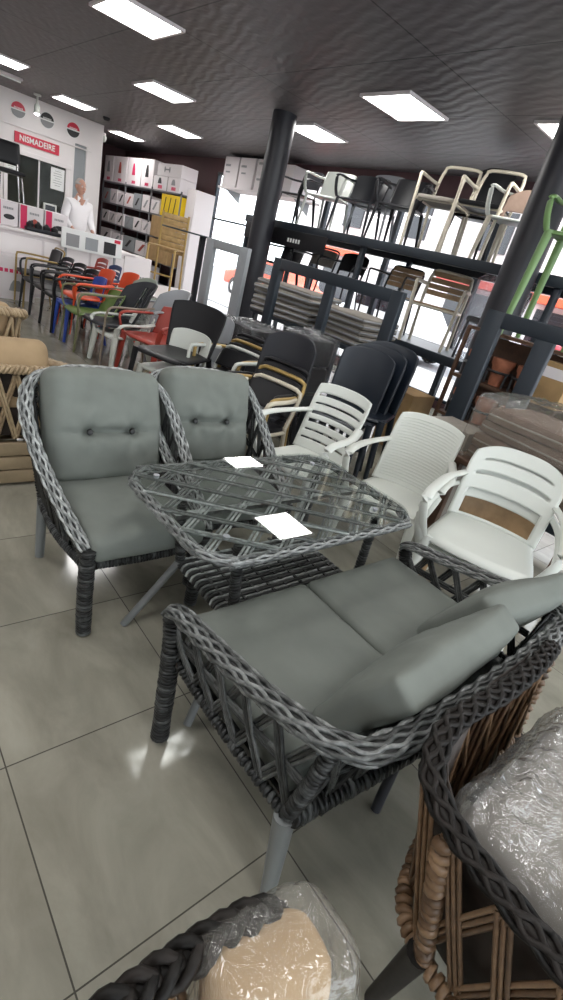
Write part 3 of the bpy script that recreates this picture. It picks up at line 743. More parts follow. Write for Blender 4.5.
#@@PART3
# ------------------------------------------------------------------ grey wicker armchairs
def armchair(label, loc, rz):
    t = thing('wicker_armchair', label, 'armchair', loc, rz, 'grey wicker armchairs')
    side = [(-.255, -.285, .405), (-.275, -.21, .44), (-.30, -.04, .52), (-.325, .14, .63), (-.325, .29, .74), (-.275, .385, .83)]
    back = [(-.14, .425, .865), (0, .435, .87), (.14, .425, .865)]
    rim = side + back + mirror(side)[::-1]
    woven_rim(t, rim, M_GREYWICK, a=.024, b=.014, K=10, r=.0054, amp=.004, wl=.075, wide=(0, .2, 1))
    # rails under the seat, wrapped
    fr = MB()
    lo = [(-.245, -.27, .315), (-.275, .0, .315), (-.255, .27, .315)]
    for p in (lo, mirror(lo)): wrapped(fr, p, .022)
    wrapped(fr, [(-.245, -.275, .325), (0, -.285, .325), (.245, -.275, .325)], .020)
    wrapped(fr, [(-.255, .27, .315), (0, .30, .315), (.255, .27, .315)], .020)
    for s in (-1, 1):
        wrapped(fr, [(s * .255, .27, .315), (s * .275, .34, .58), (s * .275, .38, .81)], .02)
        for yy in (-.1, .1): fr.tube([(s * .27, yy, .32), (s * .305, yy + .01, .54 + .35 * yy)], .008)
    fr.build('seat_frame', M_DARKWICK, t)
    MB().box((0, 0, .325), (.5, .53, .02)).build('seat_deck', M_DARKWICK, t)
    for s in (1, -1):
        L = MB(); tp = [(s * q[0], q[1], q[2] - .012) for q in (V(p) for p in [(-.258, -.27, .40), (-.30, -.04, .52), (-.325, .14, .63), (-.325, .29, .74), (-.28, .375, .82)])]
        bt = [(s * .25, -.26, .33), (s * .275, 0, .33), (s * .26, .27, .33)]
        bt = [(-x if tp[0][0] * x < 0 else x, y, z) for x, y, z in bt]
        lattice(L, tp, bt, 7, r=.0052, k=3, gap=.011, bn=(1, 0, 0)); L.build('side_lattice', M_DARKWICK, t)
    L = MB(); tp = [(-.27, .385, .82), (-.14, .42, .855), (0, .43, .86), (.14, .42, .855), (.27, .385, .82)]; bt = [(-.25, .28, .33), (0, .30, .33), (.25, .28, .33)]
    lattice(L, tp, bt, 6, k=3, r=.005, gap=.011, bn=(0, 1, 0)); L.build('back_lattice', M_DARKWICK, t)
    for s in (-1, 1):
        wrapped(MB(), [(s * .252, -.285, .41), (s * .25, -.285, .2), (s * .245, -.29, .012)], .032).build('leg', M_DARKWICK, t)['label'] = 'front leg wound with dark cane'
        MB().tube([(s * .25, .27, .32), (s * .25, .285, .0)], [.024, .021], 12).build('leg', M_GREYTUBE, t)['label'] = 'bare grey rear leg'
    cushion_mb(.49, .56, .11, .035, .16, seed=loc[0], T=TR((0, -.035, .40)), wr=.006).build('seat_cushion', M_SAGE, t)
    T = TR((0, .285, .662), PI / 2 - R(17))
    bc = cushion_mb(.50, .48, .15, .05, .30, 44, 40, 5, dim=((-.095, -.02), (.095, -.02)), seed=loc[0] * 3, T=T, wr=.010, side=.02).build('back_cushion', M_SAGE, t)
    for s in (-1, 1):
        MB().lathe([(.004, .014), (.011, .012), (.014, .004), (.013, 0)], (0, 0, 0), 12, T @ Matrix.Translation((s * .095, -.02, .086))).build('button', M_BUTTON, bc)
    return t
armchair('grey wicker armchair with buttoned sage cushion, nearer and further left of the pair', (.625, .735, 0), 0)
armchair('grey wicker armchair with buttoned sage cushion behind the table, right one of the pair', (1.20, .85, 0), R(-4))

# ------------------------------------------------------------------ wicker table
TX0, TX1, TY0, TY1 = .525, 1.615, -.085, .60
t = thing('wicker_table', 'grey wicker dining table with diamond lattice under a glass top', 'table', (0, 0, 0))
GLT = (R(-.35), R(.35))
out = rrect(TX0, TY0, TX1, TY1, .15, 8)
woven_rim(t, [(x, y, .650) for x, y in rrect(TX0 + .01, TY0 + .01, TX1 - .01, TY1 - .01, .14, 5)], M_GREYWICK, a=.019, b=.012, K=9, r=.0050, amp=.004, wl=.08, closed=True, wide=(0, 0, 1))
def inside(x, y, e=.02):
    x0, x1, y0, y1, r = TX0 + e, TX1 - e, TY0 + e, TY1 - e, .13
    if not (x0 <= x <= x1 and y0 <= y <= y1): return False
    cx = min(max(x, x0 + r), x1 - r); cy = min(max(y, y0 + r), y1 - r)
    return math.hypot(x - cx, y - cy) <= r + 1e-9
L = MB()
tc = V(((TX0 + TX1) / 2, (TY0 + TY1) / 2, .656))
for ang, zz in ((38, .659), (-38, .668)):
    dd = V((math.cos(R(ang)), math.sin(R(ang)), 0)); nn = V((-dd.y, dd.x, 0))
    for k in range(-7, 8):
        o = tc + nn * (k * .108)
        ts = [s * .004 for s in range(-220, 221) if inside(*(o + dd * (s * .004)).xy, e=.008)]
        if len(ts) > 12:
            p, q = o + dd * ts[0], o + dd * ts[-1]; p.z = q.z = zz
            strip(L, p, q, nn, .0048, 3 if ang > 0 else 2, .0135 if ang > 0 else .016, 6)
for zz in (.631,):
    L.bar((TX0 + .06, tc.y, zz), (TX1 - .06, tc.y, zz), .025, .018)
L.build('lattice_top', M_LIGHTWICK, t)
MB().prism(rrect(TX0 + .004, TY0 + .004, TX1 - .004, TY1 - .004, .145, 8), .675, .681, Matrix.Translation((tc.x, tc.y, .678)) @ Matrix.Rotation(GLT[0], 4, 'X') @ Matrix.Rotation(GLT[1], 4, 'Y') @ Matrix.Translation((-tc.x, -tc.y, -.678))).build('glass_top', M_GLASST, t, smooth=False)
for x, y in ((.62, .48), (1.45, .48), (.65, .03), (1.42, .03)): MB().lathe([(.010, .670), (.012, .6825), (.005, .683)], (x, y, 0), 14).build('glass_pad', M_DUSK, t)
for sx in (-1, 1):
    for sy in (-1, 1):
        kx, ky = tc.x + sx * .335, (.385 if sy > 0 else -.01); fx, fy = tc.x + sx * .525, (.435 if sy > 0 else -.12)
        lg = wrapped(MB(), [(kx + sx * .03, ky + .03, .64), (kx, ky, .30)], .022).build('leg', M_DARKWICK, t)
        MB().tube([(kx - sx * .004, ky, .33), (fx, fy, .0)], .0155, 12).build('lower_leg', M_GREYTUBE, lg)['label'] = 'bare grey splayed lower leg'
sh = MB(); sb = MB()
x0, x1, y0, y1 = tc.x - .335, tc.x + .335, -.02, .395
n = 22
for i in range(n):
    y = y0 + (y1 - y0) * (i + .5) / n
    (sh if i % 2 else sb).tube([(x0 - .012, y, .298), (x0 - .006, y, .318), (x0 + .01, y, .325), (x1 - .01, y, .325), (x1 + .006, y, .318), (x1 + .012, y, .298)], .0062 if i % 2 else .0075, 6)
sb.box((tc.x, (y0 + y1) / 2, .309), (x1 - x0, y1 - y0, .014))
for k in range(9):
    x = x0 + (x1 - x0) * (k + .5) / 9
    for i in range(0, n - 1, 2):
        y = y0 + (y1 - y0) * (i + (1 if k % 2 else 2)) / n
        sb.box((x, y, .331), (.012, (y1 - y0) / n * 1.1, .006))
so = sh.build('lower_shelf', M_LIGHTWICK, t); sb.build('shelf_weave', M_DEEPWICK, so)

# ------------------------------------------------------------------ grey wicker sofa (faces +y)
t = thing('wicker_sofa', 'grey wicker two seat sofa with sage cushions in the foreground', 'sofa', (0, 0, 0))
SX0, SX1 = .45, 1.66
armL = [(SX0, -.035, .475), (SX0, -.075, .505), (SX0 - .005, -.25, .54), (SX0 - .01, -.45, .585), (SX0 - .005, -.62, .63)]
rearL = [(SX0 + .02, -.70, .645), (SX0 + .09, -.76, .655)]
mx = lambda P: [(SX0 + SX1 - x, y, z) for x, y, z in P]
rim = armL + rearL + [(.8, -.785, .66), (1.055, -.79, .66), (1.31, -.785, .66)] + mx(rearL)[::-1] + mx(armL)[::-1]
woven_rim(t, rim, M_GREYWICK, a=.030, b=.016, K=11, r=.0060, amp=.0048, wl=.08, wide=(0, .1, 1))
fr = MB()
botL = [(SX0 + .005, -.10, .335), (SX0, -.38, .335), (SX0 + .01, -.66, .335)]
for P in (botL, mx(botL)): wrapped(fr, P, .017, .016, .12)
wrapped(fr, [(SX0 + .01, -.67, .345), (1.055, -.715, .345), (SX1 - .01, -.67, .345)], .030, .018, .16)
wrapped(fr, [(SX0, -.10, .335), (1.055, -.085, .325), (SX1, -.10, .335)], .017)
for P in ([(SX0 + .01, -.66, .345), (SX0 - .0, -.69, .5), (SX0 + .015, -.70, .63)],):
    for Q in (P, mx(P)): wrapped(fr, Q, .022)
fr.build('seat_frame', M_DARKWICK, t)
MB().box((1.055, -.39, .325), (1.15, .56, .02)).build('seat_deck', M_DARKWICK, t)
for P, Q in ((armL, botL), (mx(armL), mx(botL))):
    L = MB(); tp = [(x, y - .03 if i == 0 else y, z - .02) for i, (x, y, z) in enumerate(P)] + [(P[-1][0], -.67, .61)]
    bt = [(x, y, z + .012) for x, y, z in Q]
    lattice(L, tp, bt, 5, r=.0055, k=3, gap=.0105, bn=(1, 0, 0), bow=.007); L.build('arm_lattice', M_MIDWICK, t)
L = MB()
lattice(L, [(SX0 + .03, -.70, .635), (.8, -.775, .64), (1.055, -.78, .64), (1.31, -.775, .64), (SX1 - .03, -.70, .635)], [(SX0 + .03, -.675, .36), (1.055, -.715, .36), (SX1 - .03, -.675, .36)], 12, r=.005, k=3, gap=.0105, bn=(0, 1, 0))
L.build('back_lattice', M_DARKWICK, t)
for s, x in ((1, SX0), (-1, SX1)):
    wrapped(MB(), [(x, -.045, .48), (x - s * .005, -.08, .36), (x - s * .015, -.125, .012)], .032).build('leg', M_DARKWICK, t)['label'] = 'front leg wound with dark cane'
    MB().tube([(x + s * .01, -.655, .335), (x + s * .03, -.685, 0)], [.029, .021], 14).build('leg', M_GREYTUBE, t)['label'] = 'bare grey rear leg'
MB().tube([(1.0, -.655, .33), (.94, -.69, 0.0)], .017, 10).build('leg', M_CHAR, t)['label'] = 'thin middle support leg at the back'
for x0, x1 in ((SX0 + .035, 1.042), (1.052, SX1 - .035)):
    cushion_mb(x1 - x0, .60, .10, .022, .06, seed=x0, wr=.0035, T=TR(((x0 + x1) / 2, -.325, .385))).build('seat_cushion', M_SAGE, t)
for xc, w_, rz, yy, ry in ((.91, .60, 3, -.64, 0), (1.45, .50, -8, -.595, 3)):
    T = TR((xc, yy + .012, .598), PI / 2 - R(30), R(ry), R(rz + 180))
    bc = cushion_mb(w_, .345, .088, .018, .42, 34, 26, 6, seed=xc * 5, wr=.008, side=-.015, T=T).build('back_cushion', M_SAGE, t)

# ------------------------------------------------------------------ brown wicker tub chair with plastic wrapped cushion (right foreground)
t = thing('brown_tub_chair', 'brown wicker tub chair with black braided rim, lower right corner', 'armchair', (0, 0, 0))
RZ = .715
rim = [(1.42, -.79, .62), (1.28, -.81, .69), (1.1, -.83, RZ), (.9, -.835, RZ + .01), (.72, -.825, RZ + .02), (.615, -.835, RZ + .02), (.52, -.88, RZ + .01), (.482, -.97, RZ), (.465, -1.10, RZ), (.46, -1.25, RZ), (.475, -1.40, RZ), (.52, -1.50, RZ), (.66, -1.54, RZ), (.9, -1.545, RZ), (1.1, -1.54, RZ), (1.28, -1.535, .69), (1.42, -1.52, .62)]
woven_rim(t, rim, M_BLACKBRAID, a=.020, b=.014, K=8, r=.0062, amp=.008, wl=.06)
lower = [(1.30, -.85, .33), (.9, -.87, .33), (.68, -.90, .33), (.55, -.98, .33), (.52, -1.20, .33), (.53, -1.42, .33), (.66, -1.48, .33), (.9, -1.49, .33), (1.30, -1.49, .33)]
fr = MB(); wrapped(fr, lower, .022, .018)
for a, b in (((.53, -1.03, .33), (.482, -.95, .69)), ((.52, -1.42, .33), (.47, -1.41, .69)), ((1.3, -.85, .33), (1.40, -.80, .62)), ((1.3, -1.49, .33), (1.40, -1.52, .62))): wrapped(fr, [a, lerp(a, b, .5), b], .023, .024, .2)
fr.build('seat_frame', M_TANWICK, t)
tp = [(x, y, z - .03) for x, y, z in rim[1:-1]]
L = MB(); lattice(L, tp, [(x, y, z + .015) for x, y, z in lower], 20, r=.0052, k=3, gap=.0115, bn=(1, 0, 0), bow=.003, mid=False); L.build('side_lattice', M_TANWICK, t)
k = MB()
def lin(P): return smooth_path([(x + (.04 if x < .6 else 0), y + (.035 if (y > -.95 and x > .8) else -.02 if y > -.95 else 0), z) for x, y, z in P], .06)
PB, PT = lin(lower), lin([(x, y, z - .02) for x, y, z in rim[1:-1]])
k.grid(lambda u, v: lerp(samp(PB, u), samp(PT, u), v), 40, 3); k.build('dark_backing', M_BROWNPANEL, t, solid=.006)  # dark sheet behind the canes stands in for shade in the gaps
for a, b in (((.525, -1.02, .345), (.57, -1.0, 0)), ((.52, -1.44, .345), (.58, -1.46, 0)), ((1.3, -.86, .345), (1.3, -.85, 0)), ((1.3, -1.48, .345), (1.3, -1.49, 0))):
    MB().tube([a, b], [.027, .02], 12).build('leg', M_BLACKBRAID, t)
MB().box((.96, -1.18, .335), (.66, .50, .02)).build('seat_deck', M_BROWNPANEL, t)
cushion_mb(.58, .50, .24, .05, .12, T=TR((.92, -1.18, .475))).build('seat_cushion', M_TAUPE, t)
def film(mb_args, T, seed, amp=.02, name='plastic_wrap', m=M_FILM, parent=None, nx=46, ny=44):
    mb = cushion_mb(*mb_args, nx, ny, 8, wr=.0, T=None)
    vs = []
    for p in mb.v:
        p = V(p); q = V((p.x * 9 + seed, p.y * 9, p.z * 9))
        n1 = noise.noise(q); n2 = abs(noise.noise(q * 2.3 + V((3, 1, 2)))); n3 = abs(noise.noise(q * 5.1))
        d = p.normalized() if p.length > 1e-6 else V((0, 0, 1))
        vs.append(p + (d * .4 + V((0, 0, 1 if p.z > 0 else -.3))) * amp * (n1 * .8 + (.5 - n2 * 1.6) * .8 + (.3 - n3) * .4))
    return MB().add(vs, mb.f, T).build(name, m, parent)
film((.64, .55, .28, .07, .16), TR((.92, -1.18, .51), 0, R(2), 0), 2.2, .020, parent=t)

# ------------------------------------------------------------------ second brown wicker chair, bottom edge, beige cushion in film
t = thing('brown_wicker_chair', 'brown wicker chair with black braided rim and bagged beige cushion at the bottom edge', 'armchair', (0, 0, 0))
rim = [(.105, -1.30, .50), (.11, -1.10, .56), (.118, -.97, .66), (.115, -.915, .75), (.085, -.888, .795), (.02, -.875, .80), (-.1, -.868, .80), (-.25, -.868, .80), (-.38, -.89, .79), (-.44, -.93, .74), (-.45, -1.0, .66), (-.44, -1.12, .56), (-.43, -1.30, .50)]
braid(MB(), rim, a=.017, b=.011, r=.0075, L=.11, K=4, n=6).build('braided_rim', M_BLACKBRAID, t)
lower = [(.08, -1.40, .33), (.11, -1.1, .33), (.08, -.95, .33), (-.15, -.93, .33), (-.38, -.95, .33), (-.41, -1.1, .33), (-.38, -1.40, .33)]
fr = MB(); wrapped(fr, lower, .022, .018); fr.build('seat_frame', M_TANWICK, t)
L = MB(); lattice(L, [(x, y, z - .025) for x, y, z in rim], lower, 14, r=.0062, k=3, gap=.013, bow=.003, mid=False, bn=(0, 1, 0)); L.build('side_lattice', M_TANWICK, t)
for x, y in ((.08, -.95), (-.38, -.95), (.07, -1.38), (-.37, -1.38)): MB().tube([(x, y, .345), (x * 1.05, y, 0)], [.026, .02], 12).build('leg', M_BLACKBRAID, t)
MB().box((-.15, -1.17, .335), (.44, .44, .02)).build('seat_deck', M_BROWNPANEL, t)
cushion_mb(.44, .46, .12, .03, .15, T=TR((-.15, -1.18, .405))).build('seat_cushion', M_BEIGEF, t)
bt = TR((.05, -.975, .60), PI / 2 - R(14), 0, R(-12))
cushion_mb(.15, .44, .09, .03, .3, 22, 24, 5, seed=9, wr=.008, T=bt).build('back_cushion', M_BEIGEF, t)
film((.185, .475, .12, .035, .2), TR((.062, -.975, .60), PI / 2 - R(14), 0, R(-12)), 7.7, .010, parent=t, m=M_FILM2)

# ------------------------------------------------------------------ beige wicker sofa seen from behind, left edge
t = thing('beige_wicker_sofa', 'beige wicker sofa seen from behind at the left edge beside the grey armchair', 'sofa', (0, 0, 0))
bx0, bx1, by = -.75, .78, 1.75
br = MB(); rim = [(bx1 - .02, by + .62, .56), (bx1, by + .3, .62), (bx1 - .02, by + .08, .665), (bx1 - .10, by + .01, .675), (.2, by, .675), (-.3, by, .675), (bx0 + .05, by + .01, .675), (bx0, by + .1, .665), (bx0, by + .62, .56)]
braid(br, rim, a=.030, b=.014, r=.010, L=.09, K=4, n=6); br.build('braided_rim', M_BEIGEWICK, t)
L = MB(); lattice(L, [(bx0 + .05, by, .65), (bx1 - .05, by, .65)], [(bx0 + .05, by, .29), (bx1 - .05, by, .29)], 15, r=.008, k=2, gap=.014, mid=False, bn=(0, 1, 0), bow=.004)
lattice(L, [(bx1, by + .05, .64), (bx1 - .02, by + .6, .55)], [(bx1, by + .05, .29), (bx1, by + .6, .29)], 5, r=.008, k=2, gap=.014, mid=False); L.build('back_lattice', M_BEIGEWICK, t)
k = MB()
for i in range(3): k.box(((bx0 + bx1) / 2, by + .0, .055 + i * .085), (bx1 - bx0, .03, .078), b=.006); k.box((bx1, by + .32, .055 + i * .085), (.03, .62, .078), b=.006)
k.box((bx0, by + .32, .14), (.03, .62, .25)); k.box(((bx0 + bx1) / 2, by + .63, .14), (bx1 - bx0, .03, .25)); k.build('base_boards', mat('beige_board', (.31, .235, .145), .6, var=.15, scale=10), t)
MB().box(((bx0 + bx1) / 2, by + .045, .47), (bx1 - bx0 - .1, .012, .36)).build('dark_backing', M_BROWNPANEL, t)
for x in (bx0 + .06, bx1 - .06):
    for y in (by + .05, by + .58): MB().box((x, y, .008), (.05, .05, .016)).build('foot', M_INK, t)
for i in range(2):
    cushion_mb(.72, .56, .13, .04, .15, T=TR((bx0 + .41 + i * .73, by + .34, .36))).build('seat_cushion', M_BEIGEF, t)
    cushion_mb(.62, .42, .17, .06, .35, wr=.012, seed=i + 4, T=TR((bx0 + .44 + i * .66, by + .20, .575), PI / 2 - R(24))).build('back_cushion', M_BEIGEF, t)
t = thing('beige_wicker_chair', 'beige wicker armchair standing behind the beige sofa, left edge', 'armchair', (.42, 2.95, 0), R(180))
rim = [(.29, .28, .58), (.31, .1, .66), (.30, -.15, .75), (.24, -.28, .78), (0, -.31, .785), (-.24, -.28, .78), (-.30, -.15, .75), (-.31, .1, .66), (-.29, .28, .58)]
rim = [(x, -y, z) for x, y, z in rim]
braid(MB(), rim, a=.034, b=.018, r=.013, L=.09, K=4, n=6).build('braided_rim', M_BEIGEWICK, t)
low = [(x * .95, y * .95, .3) for x, y, z in rim]
L = MB(); lattice(L, [(x, y, z - .03) for x, y, z in rim], low, 16, r=.011, k=3, gap=.02, mid=True, bow=.004); wrapped(L, low, .025, .02); L.build('woven_shell', M_BEIGEWICK, t)
for x, y in ((-.26, -.25), (.26, -.25), (-.24, .25), (.24, .25)): wrapped(MB(), [(x, y, .32), (x, y, .01)], .028, .03).build('leg', M_BEIGEWICK, t)
MB().box((0, 0, .3), (.5, .5, .02)).build('seat_deck', M_BEIGEWICK, t)
cushion_mb(.5, .5, .12, .04, .15, T=TR((0, -.02, .37))).build('seat_cushion', M_BEIGEF, t)
cushion_mb(.46, .40, .14, .05, .3, T=TR((0, .17, .62), PI / 2 - R(15))).build('back_cushion', M_BEIGEF, t)
#@@PART4
# ------------------------------------------------------------------ moulded and tubular chairs (local: faces -y, origin on the floor)
def frac(x): return x - math.floor(x)
def back_panel(mb, w0, w1, z0, z1, y0, lean, bow, keep=None, round_=.10, nu=30, nv=40, cr=.5):
    """curved back shell; u across, v up; top corners rounded"""
    def fn(u, v):
        a = 2 * u - 1
        w = w0 + (w1 - w0) * v
        top = 1 - round_ * abs(a) ** 3.2
        vv = v * (top if v > .0 else 1)
        x = a * w / 2 * (1 - .10 * cr * max(0, (v - .75) / .25) ** 2)
        return (x, y0 + lean * vv + bow * (1 - a * a) - bow, z0 + (z1 - z0) * vv)
    return mb.grid(fn, nu, nv, keep)
def seat_panel(mb, wf, wb, yf, yb, z, dip=.018, lip=.03, keep=None, nu=24, nv=22):
    def fn(u, v):
        a = 2 * u - 1; w = wf + (wb - wf) * v
        e = 1 - .06 * (abs(2 * v - 1) ** 6)
        y = yf + (yb - yf) * v + .03 * (abs(a) ** 3) * (1 - v) * (1 if v < .5 else 0)
        zz = z - dip * (1 - a * a) * math.sin(PI * min(1, v * 1.1)) - lip * max(0, (.12 - v) / .12) ** 2 - lip * .5 * max(0, abs(a) - .9) / .1
        return (a * w / 2 * e, y, zz)
    return mb.grid(fn, nu, nv, keep)
SLATS = {
    'slat': lambda u, v: not (.07 < u < .93 and .14 < v < .93 and .0 <= frac(v * 7.5) < .30),
    'wide': lambda u, v: not ((.14 < u < .86 and .80 < v < .83) or (.09 < u < .91 and .60 < v < .65) or (.10 < u < .90 and .04 < v < .40)),
    'solid': None,
    'louvre': lambda u, v: not (.25 < u < .75 and .35 < v < .85 and frac(u * 12) < .35),
    'slot': lambda u, v: not (.18 < u < .82 and .42 < v < .62),
    'half': lambda u, v: not (v < .34 and .08 < u < .92),
    'holes': lambda u, v: not (.08 < u < .92 and .1 < v < .9 and frac(u * 8) < .45 and frac(v * 6) < .5),
}
def moulded_chair(name, label, loc, rz, m, kind='solid', W=.46, D=.43, sh=.44, bh=.86, lean=.10, bow=.05, arms=True, leg=None, legw=.03, ah=.66, group='plastic chairs', rib=False, seat_m=None, cat='chair', round_=.10, w1=None, leg_style='flat', back_m=None):
    t = thing(name, label, cat, loc, rz, group)
    lm = leg or m
    s = MB(); seat_panel(s, W, W * .86, -D / 2, D / 2, sh); s.build('seat', seat_m or m, t, solid=.014, offset=-1)
    b = MB(); back_panel(b, W * .88, w1 or W * .92, sh - .005, bh, D / 2 - .01, lean, bow, SLATS[kind], round_)
    bo = b.build('backrest', back_m or m, t, solid=.014)
    if rib:
        rb = MB()
        for i in range(22):
            v = .08 + .84 * i / 21; a_ = []
            for j in range(13):
                a = (j / 6 - 1) * .86; w = W * .88 + ((w1 or W * .92) - W * .88) * v; top = 1 - round_ * abs(a) ** 3.2; vv = v * top
                a_.append((a * w / 2, D / 2 - .01 + lean * vv + bow * (1 - a * a) - bow - .008, sh + (bh - sh) * vv))
            rb.tube(a_, .0045, 5)
        rb.build('ribs', m, bo)
    if arms:
        for q in (-1, 1):
            xb = q * (W * .44); xf = q * (W / 2 + .045)
            P = smooth_path([(xb, D / 2 + lean * .5 - .02, ah + .02), (q * (W / 2 + .03), D / 2 - .12, ah + .005), (xf, -D / 2 + .15, ah), (xf, -D / 2 + .05, ah - .012), (xf, -D / 2 + .015, ah - .05), (q * (W / 2 + .02), -D / 2 + .01, sh + .06), (q * (W / 2 - .01), -D / 2 + .03, sh - .02)], .03)
            mb = MB()
            mb.tube(P, [.028] * (len(P) - 1) + [.024], 10, flat=(.5, (0, .5, 1))) if leg_style == 'flat' else mb.tube(P, .012, 8)
            mb.build('armrest', lm if leg_style != 'flat' else m, t)
    for q in (-1, 1):
        for (yy, y1, fr) in ((-D / 2 + .035, -D / 2 - .005, 1), (D / 2 - .03, D / 2 + .07, 0)):
            xt = q * (W / 2 - .03 if fr else W * .43 - .03); xb = q * (W / 2 + .005 if fr else W * .43)
            mb = MB()
            if leg_style == 'flat':
                mb.tube([(xt, yy, sh - .01), ((xt + xb) / 2, (yy + y1) / 2, sh * .5), (xb, y1, 0)], [legw, legw * .85, legw * .62], 8, flat=(.62, (0, 1, 0)))
            else: mb.tube([(xt, yy, sh - .01), (xb, y1, 0)], .012, 8)
            mb.build('leg', lm, t)
    return t
def tube_chair(name, label, loc, rz, mt, mb_, W=.44, D=.42, sh=.45, bh=.84, group='tubular chairs', arms=True, r=.013, pad=.03, cat='chair', back=True, slats=False, lean=.10):
    """tubular frame: arch over the back running into the rear legs, side loops, padded or slatted seat and back"""
    t = thing(name, label, cat, loc, rz, group)
    hw = W / 2
    arch = smooth_path([(-hw, D / 2 + .0, sh), (-hw, D / 2 + lean * .55, sh + (bh - sh) * .6), (-hw + .015, D / 2 + lean * .95, bh - .045), (-hw + .06, D / 2 + lean, bh), (hw - .06, D / 2 + lean, bh), (hw - .015, D / 2 + lean * .95, bh - .045), (hw, D / 2 + lean * .55, sh + (bh - sh) * .6), (hw, D / 2, sh)], .03)
    MB().tube(arch, r, 8).build('back_frame', mt, t)
    for q in (-1, 1):
        MB().tube([(q * hw, D / 2, sh + .02), (q * hw, D / 2 + .07, .0)], r, 8).build('leg', mt, t)
        if arms:
            P = smooth_path([(q * hw, D / 2 + lean * .4, sh + .22), (q * (hw + .03), D / 2 - .08, sh + .225), (q * (hw + .03), -D / 2 + .05, sh + .225), (q * (hw + .028), -D / 2 + .01, sh + .2), (q * (hw + .02), -D / 2, sh + .1), (q * (hw), -D / 2 - .02, .0)], .03)
            MB().tube(P, r, 8).build('leg', mt, t)
        else: MB().tube([(q * hw, -D / 2 + .03, sh), (q * hw, -D / 2, 0)], r, 8).build('leg', mt, t)
    f = MB()
    for yy in (-D / 2 + .04, D / 2): f.tube([(-hw, yy, sh - .02), (hw, yy, sh - .02)], r * .9, 8)
    for q in (-1, 1): f.tube([(q * hw, -D / 2 + .01, sh - .02), (q * hw, D / 2, sh - .02)], r * .9, 8)
    f.build('seat_frame', mt, t)
    if slats:
        k = MB()
        for i in range(6): k.box((0, -D / 2 + .05 + i * (D - .06) / 5.3, sh), (W - .01, .05, .016), b=.004)
        k.build('seat', mb_, t)
        k = MB()
        for i in range(4):
            v = .36 + .18 * i; k.box((0, D / 2 + lean * v, sh + (bh - sh) * v), (W - .02, .016, .058), b=.004)
        k.build('backrest', mb_, t)
    else:
        cushion_mb(W - .01, D, pad + .02, .015, .15, 12, 12, 3, wr=.001, T=TR((0, 0, sh))).build('seat', mb_, t)
        if back:
            k = MB(); back_panel(k, W - .02, W - .02, sh + (bh - sh) * .30, bh - .015, D / 2 + lean * .3, lean * .7, .03, None, .08, 14, 12); k.build('backrest', mb_, t, solid=.02)
    return t
FX = -PI / 2          # turned to face -x, towards the aisle
G = 'white plastic armchairs by the table'
moulded_chair('plastic_chair', 'white plastic armchair with horizontal slots in its back, behind the table end', (1.90, .99, 0), FX + R(12), M_WHITE, 'slat', W=.45, bh=.88, lean=.15, bow=.035, group=G, round_=.05, w1=.42)
moulded_chair('plastic_chair', 'white plastic armchair with finely ribbed solid back, middle one of the three', (2.19, .45, 0), FX + R(18), M_WHITE2, 'solid', W=.47, bh=.88, lean=.17, rib=True, group=G, round_=.06)
wc_ = moulded_chair('plastic_chair', 'white plastic armchair with two broad back slats, nearest the sofa, top of a pair', (2.22, -.15, .062), FX + R(20), M_WHITE, 'wide', W=.56, D=.52, sh=.42, bh=.84, lean=.15, group=G, round_=.14, ah=.62)
clone(wc_, (2.235, -.145, 0), FX + R(20), 'white plastic armchair with broad slats stacked under another, armrest showing below', G)
moulded_chair('slatted_chair', 'light brown slatted chair behind the broad slatted white chairs', (2.52, -.05, 0), FX + R(20), M_WOODC, 'slot', W=.50, D=.30, sh=.42, bh=.76, lean=.05, arms=False, group='brown chairs')
# row along the aisle, front legs near x = 1.8
G = 'row of chairs along the left aisle'
moulded_chair('plastic_chair', 'brick red plastic armchair behind the left grey armchair', (2.38, 4.02, 0), FX + R(14), M_RED, 'solid', W=.58, D=.52, bh=.74, lean=.12, bow=.10, ah=.62, legw=.045, group=G, round_=.05)
moulded_chair('dining_chair', 'black chair with curved black backrest and flat seat right of the red chair', (1.97, 2.86, .11), FX + R(26), M_BLACK, 'half', W=.54, D=.52, sh=.47, bh=.88, lean=.10, bow=.07, arms=False, group=G, round_=.08, w1=.58)
moulded_chair('plastic_chair', 'white plastic chair stacked under the black backrest chair', (1.97, 2.86, 0), FX + R(26), M_WHITE, 'half', W=.46, D=.44, sh=.44, bh=.76, lean=.06, arms=False, group=G)
moulded_chair('woven_chair', 'charcoal armchair with rounded slotted back and taupe legs in the aisle row', (2.13, 4.66, 0), FX + R(8), M_CHAR, 'louvre', W=.56, D=.52, bh=.90, lean=.26, bow=.16, ah=.64, leg=M_TANTUBE, leg_style='tube', group=G, round_=.22)
moulded_chair('plastic_chair', 'white plastic armchair with arched sides between the red and charcoal chairs', (2.16, 4.42, 0), FX + R(8), M_WHITE, 'holes', W=.46, D=.46, sh=.36, bh=.60, lean=.10, bow=.05, ah=.50, legw=.05, group=G)
moulded_chair('shell_chair', 'dusky pale grey shell chair behind the charcoal slotted chair', (2.62, 4.66, 0), FX + R(12), M_DUSK, 'solid', W=.54, D=.50, bh=.88, lean=.24, bow=.16, arms=True, group=G, round_=.25)
moulded_chair('plastic_chair', 'olive green plastic armchair in the middle of the aisle row', (2.03, 5.06, 0), FX, M_GREEN, 'solid', W=.50, D=.48, bh=.70, lean=.14, bow=.05, ah=.66, leg=mat('olive_tube', (.16, .17, .08), .4), leg_style='tube', group=G)
moulded_chair('shell_chair', 'grey green plastic chair beyond the charcoal slotted chair', (2.52, 5.30, 0), FX + R(8), M_SEAGREEN, 'solid', W=.54, D=.48, bh=.88, lean=.18, bow=.10, arms=True, group=G, round_=.2)
